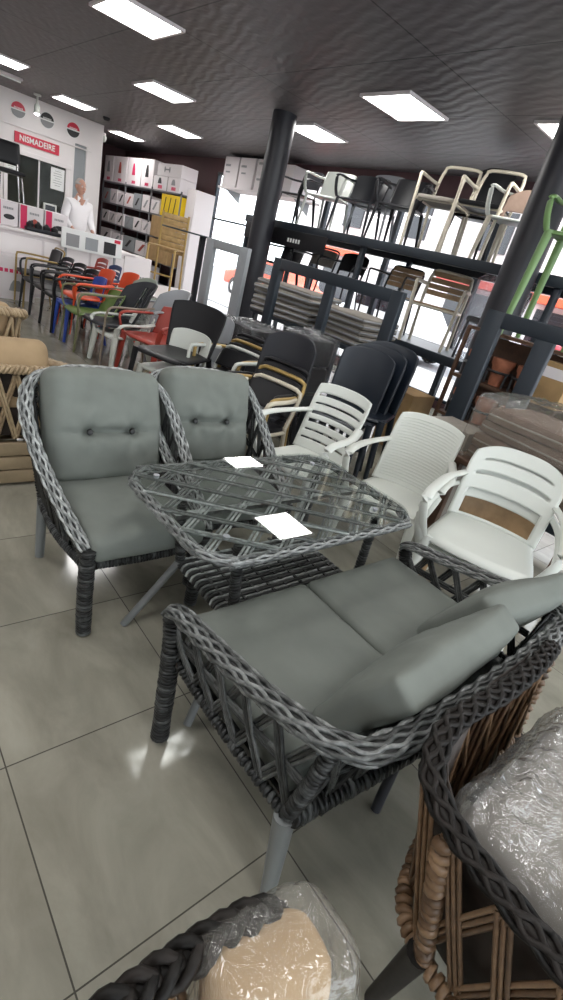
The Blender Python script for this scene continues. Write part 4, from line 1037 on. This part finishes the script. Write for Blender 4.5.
moulded_chair('plastic_chair', 'blue plastic chair under the orange red ones in the aisle row', (2.04, 5.45, 0), FX, M_BLUE, 'slot', W=.42, D=.44, bh=.78, lean=.08, arms=False, group=G, legw=.04)
moulded_chair('plastic_chair', 'orange red plastic armchair stacked on the blue chair', (2.10, 5.47, .10), FX, M_ORANGE, 'solid', W=.48, D=.44, sh=.44, bh=.78, lean=.12, ah=.60, arms=True, legw=.018, group=G)
moulded_chair('plastic_chair', 'orange red plastic armchair behind the green one, right of the stacked orange chair', (2.58, 5.85, 0), FX, M_ORANGE, 'solid', W=.52, D=.46, bh=.86, lean=.12, bow=.08, ah=.64, group=G)
moulded_chair('plastic_chair', 'black slatted plastic armchair left of the blue chair', (2.03, 5.90, 0), FX, M_BLACK, 'slat', W=.48, D=.48, bh=.80, lean=.14, ah=.66, legw=.034, group=G)
moulded_chair('plastic_chair', 'black slatted plastic armchair, third from the far end of the aisle row', (2.03, 6.36, 0), FX, M_BLACK, 'slat', W=.48, D=.48, bh=.80, lean=.14, ah=.66, legw=.034, group=G)
moulded_chair('plastic_chair', 'black plastic armchair, second from the far end of the aisle row', (2.02, 6.82, 0), FX, M_CHAR, 'slat', W=.48, D=.48, bh=.80, lean=.14, ah=.66, legw=.034, group=G)
tube_chair('metal_chair', 'black chair on olive gold tubes at the far end of the aisle row', (2.05, 7.28, 0), FX, M_GOLD, M_BLACK, W=.46, group=G)
moulded_chair('plastic_chair', 'red plastic chair behind the far black chairs before the poster board', (2.70, 7.15, 0), FX, M_RED, 'slat', W=.46, D=.42, bh=.86, group=G)
moulded_chair('plastic_chair', 'dark blue plastic chair behind the far black chairs', (2.62, 6.45, 0), FX, mat('dark_blue_plastic', (.03, .05, .14), .4), 'slat', W=.46, D=.42, bh=.86, group=G)
# low plinth with the gold legged bar chair and the pedestal table
t = thing('display_plinth', 'low white display platform behind the aisle row', 'platform', (4.45, 7.35, 0))
MB().box((0, 0, .23), (1.5, 2.4, .46), b=.01).build('body', M_WALLW, t, smooth=False); MB().box((0, 0, .475), (1.54, 2.44, .03), b=.006).build('top', M_CABIN, t)
t = thing('bar_chair', 'tall bar chair with tan wooden slat back and gold legs on the platform', 'chair', (4.42, 8.05, .49), FX + R(40))
for q in (-1, 1):
    MB().tube([(q * .26, .24, 0), (q * .25, .22, .6), (q * .245, .25, 1.28)], .02, 8).build('leg', M_GOLD, t)
    MB().tube([(q * .26, -.24, 0), (q * .25, -.2, .68), (q * .25, -.15, .70)], .02, 8).build('leg', M_GOLD, t)
k = MB()
for i in range(7): k.box((0, .235 + .006 * i, .66 + i * .092), (.50, .022, .086), b=.005)
k.build('slat_back', M_WOODT, t)
k = MB()
for i in range(5): k.box((0, -.17 + i * .095, .70), (.52, .085, .022), b=.005)
k.build('seat', M_WOODT, t)
MB().tube([(-.25, -.22, .25), (.25, -.22, .25)], .014).build('footrest', M_GOLD, t)
t = thing('pedestal_table', 'dark steel pedestal table with thin top left of the grey frame', 'table', (4.18, 6.45, .49))
MB().box((-.16, .05, 1.035), (.75, .55, .022), b=.004).build('tabletop', M_STEEL, t); MB().box((0, 0, .55), (.075, .075, .96), b=.006).build('post', M_CHAR, t)
for a in range(4): MB().bar((0, 0, .075), (.36 * math.cos(R(45 + 90 * a)), .36 * math.sin(R(45 + 90 * a)), .022), .05, .035).build('foot', M_CHAR, t)

# ------------------------------------------------------------------ frames of the low partition (along y at x = 3.7)
def frame(name, lab, m, x, y0, y1, z0, z1, w_, mids=(), dx=.06, feet=True):
    t = thing(name, lab, 'frame', (x, 0, 0), 0, 'upright steel frames')
    for yy in (y0, y1): MB().box((0, yy, z1 / 2), (dx, w_, z1), b=.006).build('post', m, t)
    for yy in mids: MB().box((0, yy, (z0 + z1) / 2), (dx * .9, w_ * .9, z1 - z0 - .1), b=.006).build('post', m, t)
    MB().box((0, (y0 + y1) / 2, z1 - .055), (dx * 1.02, abs(y1 - y0) - w_, .11), b=.006).build('top_rail', m, t)
    MB().box((0, (y0 + y1) / 2, z0), (dx, abs(y1 - y0) - w_, .09), b=.006).build('bottom_rail', m, t)
    if feet:
        for yy in (y0, y1): MB().box((0, yy, .012), (.36, w_ * .9, .024), b=.005).build('foot', m, t)
    return t
frame('steel_frame', 'light grey upright steel frame with tall opening beside the dark column', M_LGREY, 3.72, 5.42, 4.62, .42, 1.53, .19)
frame('steel_frame', 'dark blue upright steel frame with a middle post in front of the cushion pile', M_STEEL, 3.52, 3.66, 1.93, .30, 1.52, .13, (2.78,))
frame('steel_frame', 'dark blue upright steel frame at the right picture edge above the white chairs', M_STEEL, 3.52, .98, -.55, .30, 1.57, .15, (.55,))

# ------------------------------------------------------------------ two storey rack behind
RX0, RX1, RY0, RY1 = 4.85, 5.95, -1.2, 6.35
t = thing('display_rack', 'long two storey dark steel rack along the shop window loaded with chairs', 'rack', (0, 0, 0))
for zz in (1.0, 1.98):
    MB().box(((RX0 + RX1) / 2, (RY0 + RY1) / 2, zz + .005), (RX1 - RX0 - .05, RY1 - RY0, .022)).build('platform', M_STEEL, t, smooth=False)
    for xx in (RX0, RX1): MB().box((xx, (RY0 + RY1) / 2, zz - .03), (.05, RY1 - RY0 + .05, .10), b=.006).build('beam', M_STEEL, t)
for yy in (RY0, 1.25, 3.8, RY1):
    for xx in (RX0 + .06, RX1 - .06): MB().box((xx, yy, .99), (.07, .06, 1.90), b=.006).build('upright', M_STEEL, t)
fb = MB().box((RX0 - .035, 5.35, 1.80), (.02, 1.9, .22), b=.004).build('fascia_board', M_BLACK, t)
k = MB()
for i in range(5): k.box((RX0 - .047, 5.18 - i * .06, 1.78), (.004, .035, .05))
k.build('white_mark', M_PAPER, fb, smooth=False)

UZ = 1.997
G = 'chairs on the upper rack level'
moulded_chair('shell_chair', 'black shell chair on the upper rack, half behind the dark column', (5.35, 5.85, UZ), FX + R(5), M_BLACK, 'half', W=.46, bh=.82, ah=.64, group=G)
moulded_chair('shell_chair', 'white armchair with low rounded shell on the upper rack right of the column', (5.25, 5.05, UZ), FX + R(18), M_WHITE, 'solid', W=.54, D=.48, bh=.82, lean=.12, bow=.12, ah=.68, group=G, legw=.024)
moulded_chair('shell_chair', 'pale grey shell chair behind the second rack armchair from the column', (5.62, 4.45, UZ), FX + R(18), M_DUSK, 'solid', W=.54, D=.44, bh=.92, lean=.12, bow=.10, ah=.68, group=G, legw=.022)
moulded_chair('shell_chair', 'black armchair on the upper rack between white armchair and next black one', (5.22, 4.38, UZ), FX + R(18), M_CHAR, 'solid', W=.54, D=.48, bh=.80, lean=.12, bow=.12, ah=.68, group=G, legw=.024)
moulded_chair('shell_chair', 'black armchair on the upper rack left of the cream framed bar chairs', (5.22, 3.66, UZ), FX + R(18), M_BLACK, 'solid', W=.54, D=.48, bh=.80, lean=.12, bow=.12, ah=.68, group=G, legw=.024)
tube_chair('frame_chair', 'cream framed tall chair with open back on the upper rack, left of two', (5.22, 3.10, UZ), FX + R(14), M_CREAM, M_TAUPE, W=.46, D=.44, sh=.54, bh=.96, group=G, r=.019, slats=False, back=False)
moulded_chair('shell_chair', 'black chair wedged between the two cream framed tall chairs', (5.62, 2.86, UZ), FX + R(14), M_BLACK, 'solid', W=.46, D=.42, sh=.50, bh=1.08, lean=.10, arms=False, group=G, legw=.022)
tube_chair('frame_chair', 'cream framed tall chair with open back on the upper rack, right of two', (5.26, 2.56, UZ), FX + R(14), M_CREAM, M_BLACK, W=.46, D=.44, sh=.54, bh=.96, group=G, r=.019, back=False)
moulded_chair('shell_chair', 'white rounded armchair with tan back on the upper rack beside the leaning column', (5.16, 2.06, UZ), FX + R(14), M_WHITE, 'half', W=.52, D=.46, bh=.80, lean=.16, bow=.14, ah=.70, group=G, round_=.3, back_m=M_BROWNF, leg=M_CREAM)
moulded_chair('plastic_chair', 'leaf green plastic armchair on top of the pot shelf right of the leaning column', (4.16, .90, 1.4135), FX + R(14), M_LEAF, 'slot', W=.50, D=.44, sh=.80, bh=1.22, lean=.12, ah=1.02, group=G, legw=.034)
moulded_chair('plastic_chair', 'white plastic armchair on the upper rack at the right picture edge', (5.3, .45, UZ), FX + R(10), M_WHITE, 'slat', W=.5, D=.46, bh=.84, group=G)
LZ = 1.017
G = 'chairs on the lower rack level'
tube_chair('frame_chair', 'cream framed chair with brown slat back on the lower rack', (5.15, 2.62, LZ), FX + R(24), M_CREAM, M_WOODC, W=.50, D=.46, bh=.84, group=G, r=.02, slats=True)
tube_chair('frame_chair', 'black framed chair with brown seat on the lower rack left of the cream one', (5.25, 3.45, LZ), FX + R(10), M_BLACK, M_WOODC, W=.48, D=.44, bh=.80, group=G, slats=True)
moulded_chair('shell_chair', 'black chair on the lower rack behind the middle of the blue frame', (5.2, 4.35, LZ), FX + R(10), M_BLACK, 'half', W=.5, D=.46, bh=.82, group=G, leg_style='tube')
tube_chair('frame_chair', 'black tubular chair with brown back on the lower rack near the column', (5.25, 5.05, LZ), FX + R(10), M_BLACK, M_TAUPE, W=.46, bh=.80, group=G)
moulded_chair('shell_chair', 'dark grey chair on the lower rack behind the grey frame', (5.25, 5.75, LZ), FX + R(10), M_CHAR, 'solid', W=.48, bh=.80, group=G)
t = thing('wrapped_chair', 'chair wrapped in grey film on the lower rack beside the leaning column', 'chair', (5.2, 1.92, LZ), FX, G)
cushion_mb(.40, .38, .06, .02, .2, 10, 10, 3, T=TR((0, 0, .43))).build('seat', M_CHAR, t); cushion_mb(.40, .44, .06, .02, .2, 10, 10, 3, T=TR((0, .2, .62), PI / 2 - .2)).build('backrest', M_CHAR, t)
for q in (-1, 1):
    for yy in (-.17, .17): MB().tube([(q * .17, yy, .42), (q * .18, yy * 1.1, 0)], .015).build('leg', M_CHAR, t)
film((.54, .54, .84, .1, .05), TR((0, .06, .46)), 4.1, .03, parent=t, m=M_FILMD, nx=24, ny=22)
moulded_chair('plastic_chair', 'taupe plastic chair on the lower rack at the right picture edge', (5.1, .75, LZ), FX + R(10), M_TAUPE, 'solid', W=.50, bh=.80, group=G)

# ------------------------------------------------------------------ cushion piles
def pile(x, y, z0, n, w_, d_, th, m, labf, group, rz=0., jit=.03, seed=0):
    r_ = random.Random(seed); first = None
    for i in range(n):
        o = cushion_mb(w_, d_, th, .022, .10, 18, 16, 3, wr=.003, seed=seed + i).build('seat_pad', m)
        o.location = (x + r_.uniform(-jit, jit), y + r_.uniform(-jit, jit), z0 + th / 2 + i * (th + .003)); o.rotation_euler = (r_.uniform(-.01, .01), r_.uniform(-.01, .01), rz + r_.uniform(-.08, .08))
        pp = MB().tube([(px * .5, py * .5, 0) for px, py in rrect(-w_, -d_, w_, d_, .08, 4)], .010 if m is M_TAUPE else .006, 5, True).build('piping', M_DUSK if m is M_TAUPE else M_TAUPE, o)
        tag(o, labf(i), 'cushion', group)
nth = ['lowest', 'second from bottom', 'third from bottom', 'fourth from bottom', 'fifth from bottom', 'topmost', 'seventh']
# a dark bench carries the left pile
t = thing('storage_bench', 'dark low bench under the taupe cushion pile behind the blue frame', 'bench', (4.13, 3.42, 0))
MB().box((0, 0, .86), (.66, 1.95, .05), b=.008).build('top', M_STEEL, t)
for sx in (-.28, .28):
    for sy in (-.9, .9): MB().box((sx, sy, .42), (.05, .05, .83)).build('leg', M_STEEL, t, smooth=False)
pile(4.06, 3.86, .886, 6, .60, .92, .060, M_TAUPE, lambda i: 'taupe seat pad in the left pile behind the blue frame, ' + nth[i], 'taupe pads in the left pile', R(10), seed=2)
pile(4.15, 2.90, .886, 5, .58, .72, .060, M_TAUPE, lambda i: 'taupe seat pad in the right pile seen through the blue frame, ' + nth[i], 'taupe pads in the right pile', R(-4), seed=5)
# brown cushions in film at the right edge
t = thing('side_table', 'dark low table under the brown film wrapped cushions, right edge', 'table', (3.02, .02, 0))
MB().box((0, 0, .66), (.62, .92, .04), b=.008).build('tabletop', M_DWOOD, t)
for sx in (-.26, .26):
    for sy in (-.4, .4): MB().box((sx, sy, .32), (.05, .05, .64)).build('leg', M_DWOOD, t, smooth=False)
pile(3.0, -.02, .682, 4, .54, .78, .088, M_BROWNF, lambda i: 'brown seat cushion under clear film at the right edge, ' + ['lowest', 'second', 'third', 'topmost'][i], 'brown cushions under film', R(-6), .015, 8)
o = film((.66, .92, .42, .05, .08), TR((3.0, -.02, .893), 0, 0, R(-6)), 5.5, .02, 'plastic_film', M_FILM2, None, 34, 34); tag(o, 'clear plastic film draped over the brown cushion pile', 'plastic film')
# black bundles in film, behind the gold framed chairs
for (x, y, z, d, lab, sd) in ((2.98, 3.18, .0, (.50, .62, .86), 'black bundle wrapped in clear film left of the black backrest, under the cushion pile', 1.), (3.02, 2.36, .0, (.42, .50, .98), 'black bundle wrapped in clear film behind the navy chair stack', 3.)):
    t = thing('wrapped_bundle', lab, 'bundle', (x, y, z), 0, 'film wrapped bundles')
    for i in range(4): cushion_mb(d[0] - .1, d[1] - .1, d[2] / 4 - .012, .03, .06, 12, 12, 3, T=TR((0, 0, d[2] * (.125 + .25 * i) - .006))).build('pad', M_BLACK, t)
    film((d[0], d[1], d[2], .06, .02), TR((0, 0, d[2] / 2 + .0)), sd, .028, parent=t, m=M_FILMD, nx=26, ny=26)
# ------------------------------------------------------------------ stacks between the armchair and the white chairs
G = 'stack of chairs with tube frames, left'
dirx = V((-.96, -.10, 0))
def stack(base, dirv, lift, specs, group, rz, W, bh):
    for i, (mt, lab) in enumerate(specs):
        p = V(base) + V(dirv) * i; tube_chair('stacking_chair', lab, (p.x, p.y, lift * i), rz, mt, M_BLACK, W=W, D=.32, bh=bh - .05 * i, sh=.45, group=group, arms=True, r=.016, lean=.12)
stack((2.44, 2.66, 0), (-.085, -.05, 0), 0, [(M_BLACK, 'black tube framed chair at the back of the left stacking row'), (M_GOLD, 'gold tube framed chair in the left stacking row'), (M_WHITE, 'white tube framed chair at the front of the left stacking row')], G, FX + R(14), .48, .80)
G = 'stack of chairs with tube frames, right'
stack((2.06, 1.74, 0), (-.085, -.07, 0), 0, [(M_BLACK, 'black tube framed chair in the right stacking row behind the gold one'), (M_GOLD, 'gold tube framed chair in the right stacking row before the large black backrest'), (M_CREAM, 'cream tube framed chair at the front of the right stacking row')], G, FX + R(14), .46, .82)
moulded_chair('dining_chair', 'black chair with broad curved backrest above the gold framed row', (2.18, 1.82, .06), FX + R(14), M_CHAR, 'half', W=.54, D=.40, bh=.98, lean=.10, bow=.08, arms=False, group='dark backrest chairs', round_=.14)
moulded_chair('folding_chair', 'narrow pale grey chair back leaning at the left of the gold framed row', (2.50, 3.10, 0), FX + R(40), M_DUSK, 'solid', W=.26, D=.30, bh=.88, lean=.12, arms=False, group='dark backrest chairs')
for i, (dx, dy, lab) in enumerate(((0, 0, 'navy plastic chair back, front one of the tall dark stack'), (.10, -.03, 'navy plastic chair, middle one of the tall dark stack'), (.20, -.06, 'navy plastic chair, rearmost one of the tall dark stack'))):
    moulded_chair('stacking_chair', lab, (2.88 + dx, 1.62 + dy, .04 * i), FX + R(20), M_NAVY, 'solid', W=.54, D=.44, sh=.50, bh=1.04, lean=.12, bow=.06, arms=False, group='navy stack')
# ------------------------------------------------------------------ pots on shelf, cartons beside the right frame
t = thing('pot_shelf', 'brown wooden shelf of terracotta pots seen through the right blue frame', 'shelf', (4.15, .95, 0))
for zz in (.62, .98, 1.40): MB().box((0, 0, zz), (.34, 1.0, .025)).build('board', M_DWOOD, t, smooth=False)
for yy in (-.49, .49):
    for xx in (-.15, .15): MB().box((xx, yy, .70), (.03, .03, 1.40)).build('upright', M_DWOOD, t, smooth=False)
MB().box((.17, 0, 1.0), (.012, .95, .74)).build('back_board', M_DWOOD, t, smooth=False)
i = 0
for zz, nm in ((.633, 'lowest'), (.993, 'upper')):
    for yy, pn in ((-.36, 'right end'), (-.12, 'second from right'), (.12, 'second from left'), (.36, 'left end')):
        if nm == 'upper' and yy < -.3: continue
        tt = thing('terracotta_pot', 'terracotta pot on the %s pot shelf, %s' % (nm, pn), 'pot', (4.13, .95 + yy, zz), 0, 'terracotta pots')
        MB().lathe([(.06, 0), (.085, .16), (.10, .18), (.10, .23), (.088, .23), (.075, .18), (.05, .02)], (0, 0, 0), 18).build('pot_body', M_TERRA, tt)
        k = MB()
        for a in range(3): k.tube([(.10 * math.cos(a * 2.1), .10 * math.sin(a * 2.1), .0), (.105 * math.cos(a * 2.1), .105 * math.sin(a * 2.1), .12)], .012, 6)
        k.tube([(.105 * math.cos(a / 10 * PI), .105 * math.sin(a / 10 * PI), .12) for a in range(20)], .012, 6, True); k.build('stand', M_INK, tt)
carton('cardboard_box', (4.06, .56, .993), (.22, .24, .34), 'brown carton with white top band on the pot shelf, inside the blue frame', m=M_CARD, prints=(('x', 0, .34, .26, .08, M_BOXW, 'b'),))
carton('cardboard_box', (3.12, .70, .0), (.30, .34, .78), 'dull brown carton between the ribbed white chair and the blue frame post', m=M_TAUPE)
carton('cardboard_box', (4.35, 2.0, .0), (.4, .34, .62), 'open looking brown carton on the floor behind the ribbed white chair', m=M_CARD)

# ------------------------------------------------------------------ shop assistant behind the counter
def skin_body(name, verts, edges, rad, m, parent=None, root=0, sub=2):
    me = bpy.data.meshes.new(name); me.from_pydata(verts, edges, []); o = bpy.data.objects.new(name, me); COL.objects.link(o)
    me.materials.append(m)
    md = o.modifiers.new('skin', 'SKIN'); md.use_smooth_shade = True
    sv = me.skin_vertices[0].data
    for i, r_ in enumerate(rad):
        r_ = r_ if hasattr(r_, '__len__') else (r_, r_); sv[i].radius = r_; sv[i].use_root = (i == root)
    o.modifiers.new('sub', 'SUBSURF').levels = sub; o.modifiers['sub'].render_levels = sub
    if parent: o.parent = parent
    return o
p = thing('person', 'grey haired man in an open necked white shirt standing behind the counter', 'person', (3.22, 9.15, 0), R(14))
class SK:
    def __init__(s): s.v = []; s.e = []; s.r = []
    def n(s, pos, r, par=None):
        s.v.append(pos); s.r.append(r)
        if par is not None: s.e.append((par, len(s.v) - 1))
        return len(s.v) - 1
b = SK()
pel = b.n((0, 0, 1.0), (.15, .11)); wst = b.n((0, .005, 1.16), (.15, .11), pel); ch = b.n((0, 0, 1.36), (.165, .115), wst); st = b.n((0, .005, 1.49), (.11, .08), ch)
nk = b.n((0, -.005, 1.60), .058, st); sk = b.n((0, -.03, 1.665), .055, nk)
for q in (-1, 1):
    hp = b.n((q * .09, 0, .93), .092, pel); kn = b.n((q * .105, -.01, .52), .062, hp); an = b.n((q * .11, .01, .09), .042, kn); ft = b.n((q * .12, -.10, .04), .036, an); b.n((q * .125, -.17, .03), .028, ft)
    sh_ = b.n((q * .185, .005, 1.475), .055, st); el = b.n((q * .258, .01, 1.22), .043, sh_); wr_ = b.n((q * .19, -.20, 1.07), .028, el); pm = b.n((q * .165, -.27, 1.045), (.034, .02), wr_)
    for fi, (fx, fl) in enumerate(((-.026, .062), (-.009, .072), (.009, .068), (.025, .052))):
        a1 = b.n((q * (.165 + fx), -.305 - fl * .2, 1.04), .0095, pm); a2 = b.n((q * (.163 + fx), -.315 - fl * .6, 1.028), .0085, a1); b.n((q * (.16 + fx), -.31 - fl * .8, 1.008), .0075, a2)
    th = b.n((q * .125, -.255, 1.035), .011, pm); b.n((q * .112, -.29, 1.025), .009, th)
body = skin_body('body', b.v, b.e, b.r, M_SKIN, p)
def blob(name, c, d, m, parent, shape=None, n=24):
    mb = MB()
    def fn(u, v):
        a = u * 2 * PI; z = math.cos(v * PI); r_ = math.sin(v * PI)
        q = V((r_ * math.cos(a), r_ * math.sin(a), z))
        if shape: q = shape(q)
        return (c[0] + q.x * d[0], c[1] + q.y * d[1], c[2] + q.z * d[2])
    mb.grid(fn, n, n); o = mb.build(name, m, parent); return o
def headshape(q):
    x, y, z = q
    if z < 0: x *= 1 - .28 * (-z) ** 1.5; y = y * (1 - .12 * -z) - .10 * (-z)
    if y < 0:
        f = math.exp(-((x / .16) ** 2)) 
        y -= .20 * f * math.exp(-((z + .12) / .14) ** 2)                       # nose
        y += .06 * (math.exp(-(((abs(x) - .36) / .16) ** 2 + ((z - .06) / .10) ** 2)))  # eye sockets
        y -= .05 * math.exp(-((x / .3) ** 2 + ((z + .46) / .07) ** 2)) - .03 * math.exp(-((x / .3) ** 2 + ((z + .50) / .03) ** 2))
        y -= .07 * math.exp(-((x / .25) ** 2 + ((z + .78) / .14) ** 2))          # chin
    return V((x, y, z))
hd = V((0, -.035, 1.755))
head = blob('head', hd, (.078, .10, .125), M_SKIN, p, headshape, 40)
for q in (-1, 1):
    blob('ear', hd + V((q * .079, .012, -.005)), (.012, .022, .033), M_SKIN, head, None, 12)
    ey = blob('eye', hd + V((q * .029, -.090, .008)), (.012, .008, .008), M_PAPER, head, None, 12); blob('pupil', hd + V((q * .029, -.0975, .008)), (.005, .003, .005), M_INK, ey, None, 8)
    MB().tube([hd + V((q * .014, -.099, .026)), hd + V((q * .03, -.098, .031)), hd + V((q * .046, -.088, .026))], .004, 6).build('eyebrow', M_HAIR, head)
MB().tube([hd + V((-.024, -.098, -.060)), hd + V((0, -.106, -.058)), hd + V((.024, -.098, -.060))], .0045, 6).build('mouth', mat('lips', (.40, .15, .13), .5), head)
def hairshape(q):
    q = headshape(q) * 1.09
    if q.z < .15 and q.y < -.1: q *= .8
    elif q.z > .45 and q.y < .35: q *= .93
    elif q.z < -.35: q *= .8
    return q
blob('hair', hd + V((0, .012, .012)), (.078, .096, .118), M_HAIR, p, hairshape, 36)
c = SK()
a0 = c.n((0, 0, 1.0), (.178, .135)); a1 = c.n((0, .005, 1.16), (.178, .135), a0); a2 = c.n((0, 0, 1.36), (.19, .135), a1); a3 = c.n((0, .005, 1.50), (.165, .125), a2); a4 = c.n((0, .005, 1.57), .085, a3)
for q in (-1, 1):
    s1 = c.n((q * .195, .005, 1.485), .088, a3); s2 = c.n((q * .262, .01, 1.22), .068, s1); c.n((q * .215, -.165, 1.09), .046, s2)
skin_body('shirt', c.v, c.e, c.r, M_SHIRT, p)
MB().prism([(-.05, 0), (.05, 0), (0, -.16)], -.004, .004, TR((0, -.118, 1.575), PI / 2 + R(16))).build('open_collar', M_SKIN, p, smooth=False)
for q in (-1, 1): MB().prism([(0, 0), (.065, .03), (.035, -.085)] if q > 0 else [(0, 0), (-.035, -.085), (-.065, .03)], -.005, .006, TR((q * .045, -.120, 1.59), PI / 2 + R(16))).build('collar_wing', M_SHIRT, p, smooth=False)
c = SK(); a0 = c.n((0, 0, 1.03), (.172, .13))
for q in (-1, 1):
    h1 = c.n((q * .092, 0, .92), .112, a0); h2 = c.n((q * .105, -.01, .52), .082, h1); c.n((q * .11, .01, .12), .066, h2)
skin_body('trousers', c.v, c.e, c.r, M_TROUS, p)
for q in (-1, 1): cushion_mb(.10, .27, .085, .035, .15, 10, 14, 4, T=TR((q * .118, -.055, .043))).build('shoe', M_INK, p)
#@@PART5
# ------------------------------------------------------------------ daylight, camera, view
wd = bpy.data.worlds.new('daylight'); SC.world = wd; wd.use_nodes = True
bg = wd.node_tree.nodes['Background']; bg.inputs[0].default_value = (.90, .95, 1.0, 1); bg.inputs[1].default_value = 3.6

cam = bpy.data.cameras.new('camera'); co = bpy.data.objects.new('camera', cam); COL.objects.link(co)
cam.sensor_fit = 'VERTICAL'; cam.sensor_height = 36.0; cam.lens = 36.0 * 492.2 / 1000; cam.clip_start = .02; cam.clip_end = 200
yaw, pitch, roll = R(45.605), R(-25.242), R(15.613)
f = V((math.sin(yaw) * math.cos(pitch), math.cos(yaw) * math.cos(pitch), math.sin(pitch)))
r = V((math.cos(yaw), -math.sin(yaw), 0)); u = r.cross(f)
r2 = r * math.cos(roll) + u * math.sin(roll); u2 = u * math.cos(roll) - r * math.sin(roll)
mw = Matrix((r2, u2, -f)).transposed().to_4x4(); mw.translation = V((-.242, -1.0413, 1.5136))
co.matrix_world = mw
SC.camera = co
SC.view_settings.view_transform = 'Standard'; SC.view_settings.look = 'None'
SC.view_settings.gamma = 1.0; SC.view_settings.exposure = .7
SC.view_settings.use_curve_mapping = False
SC.cycles.use_denoising = True
SC.cycles.max_bounces = 8; SC.cycles.transparent_max_bounces = 24; SC.cycles.sample_clamp_indirect = 6
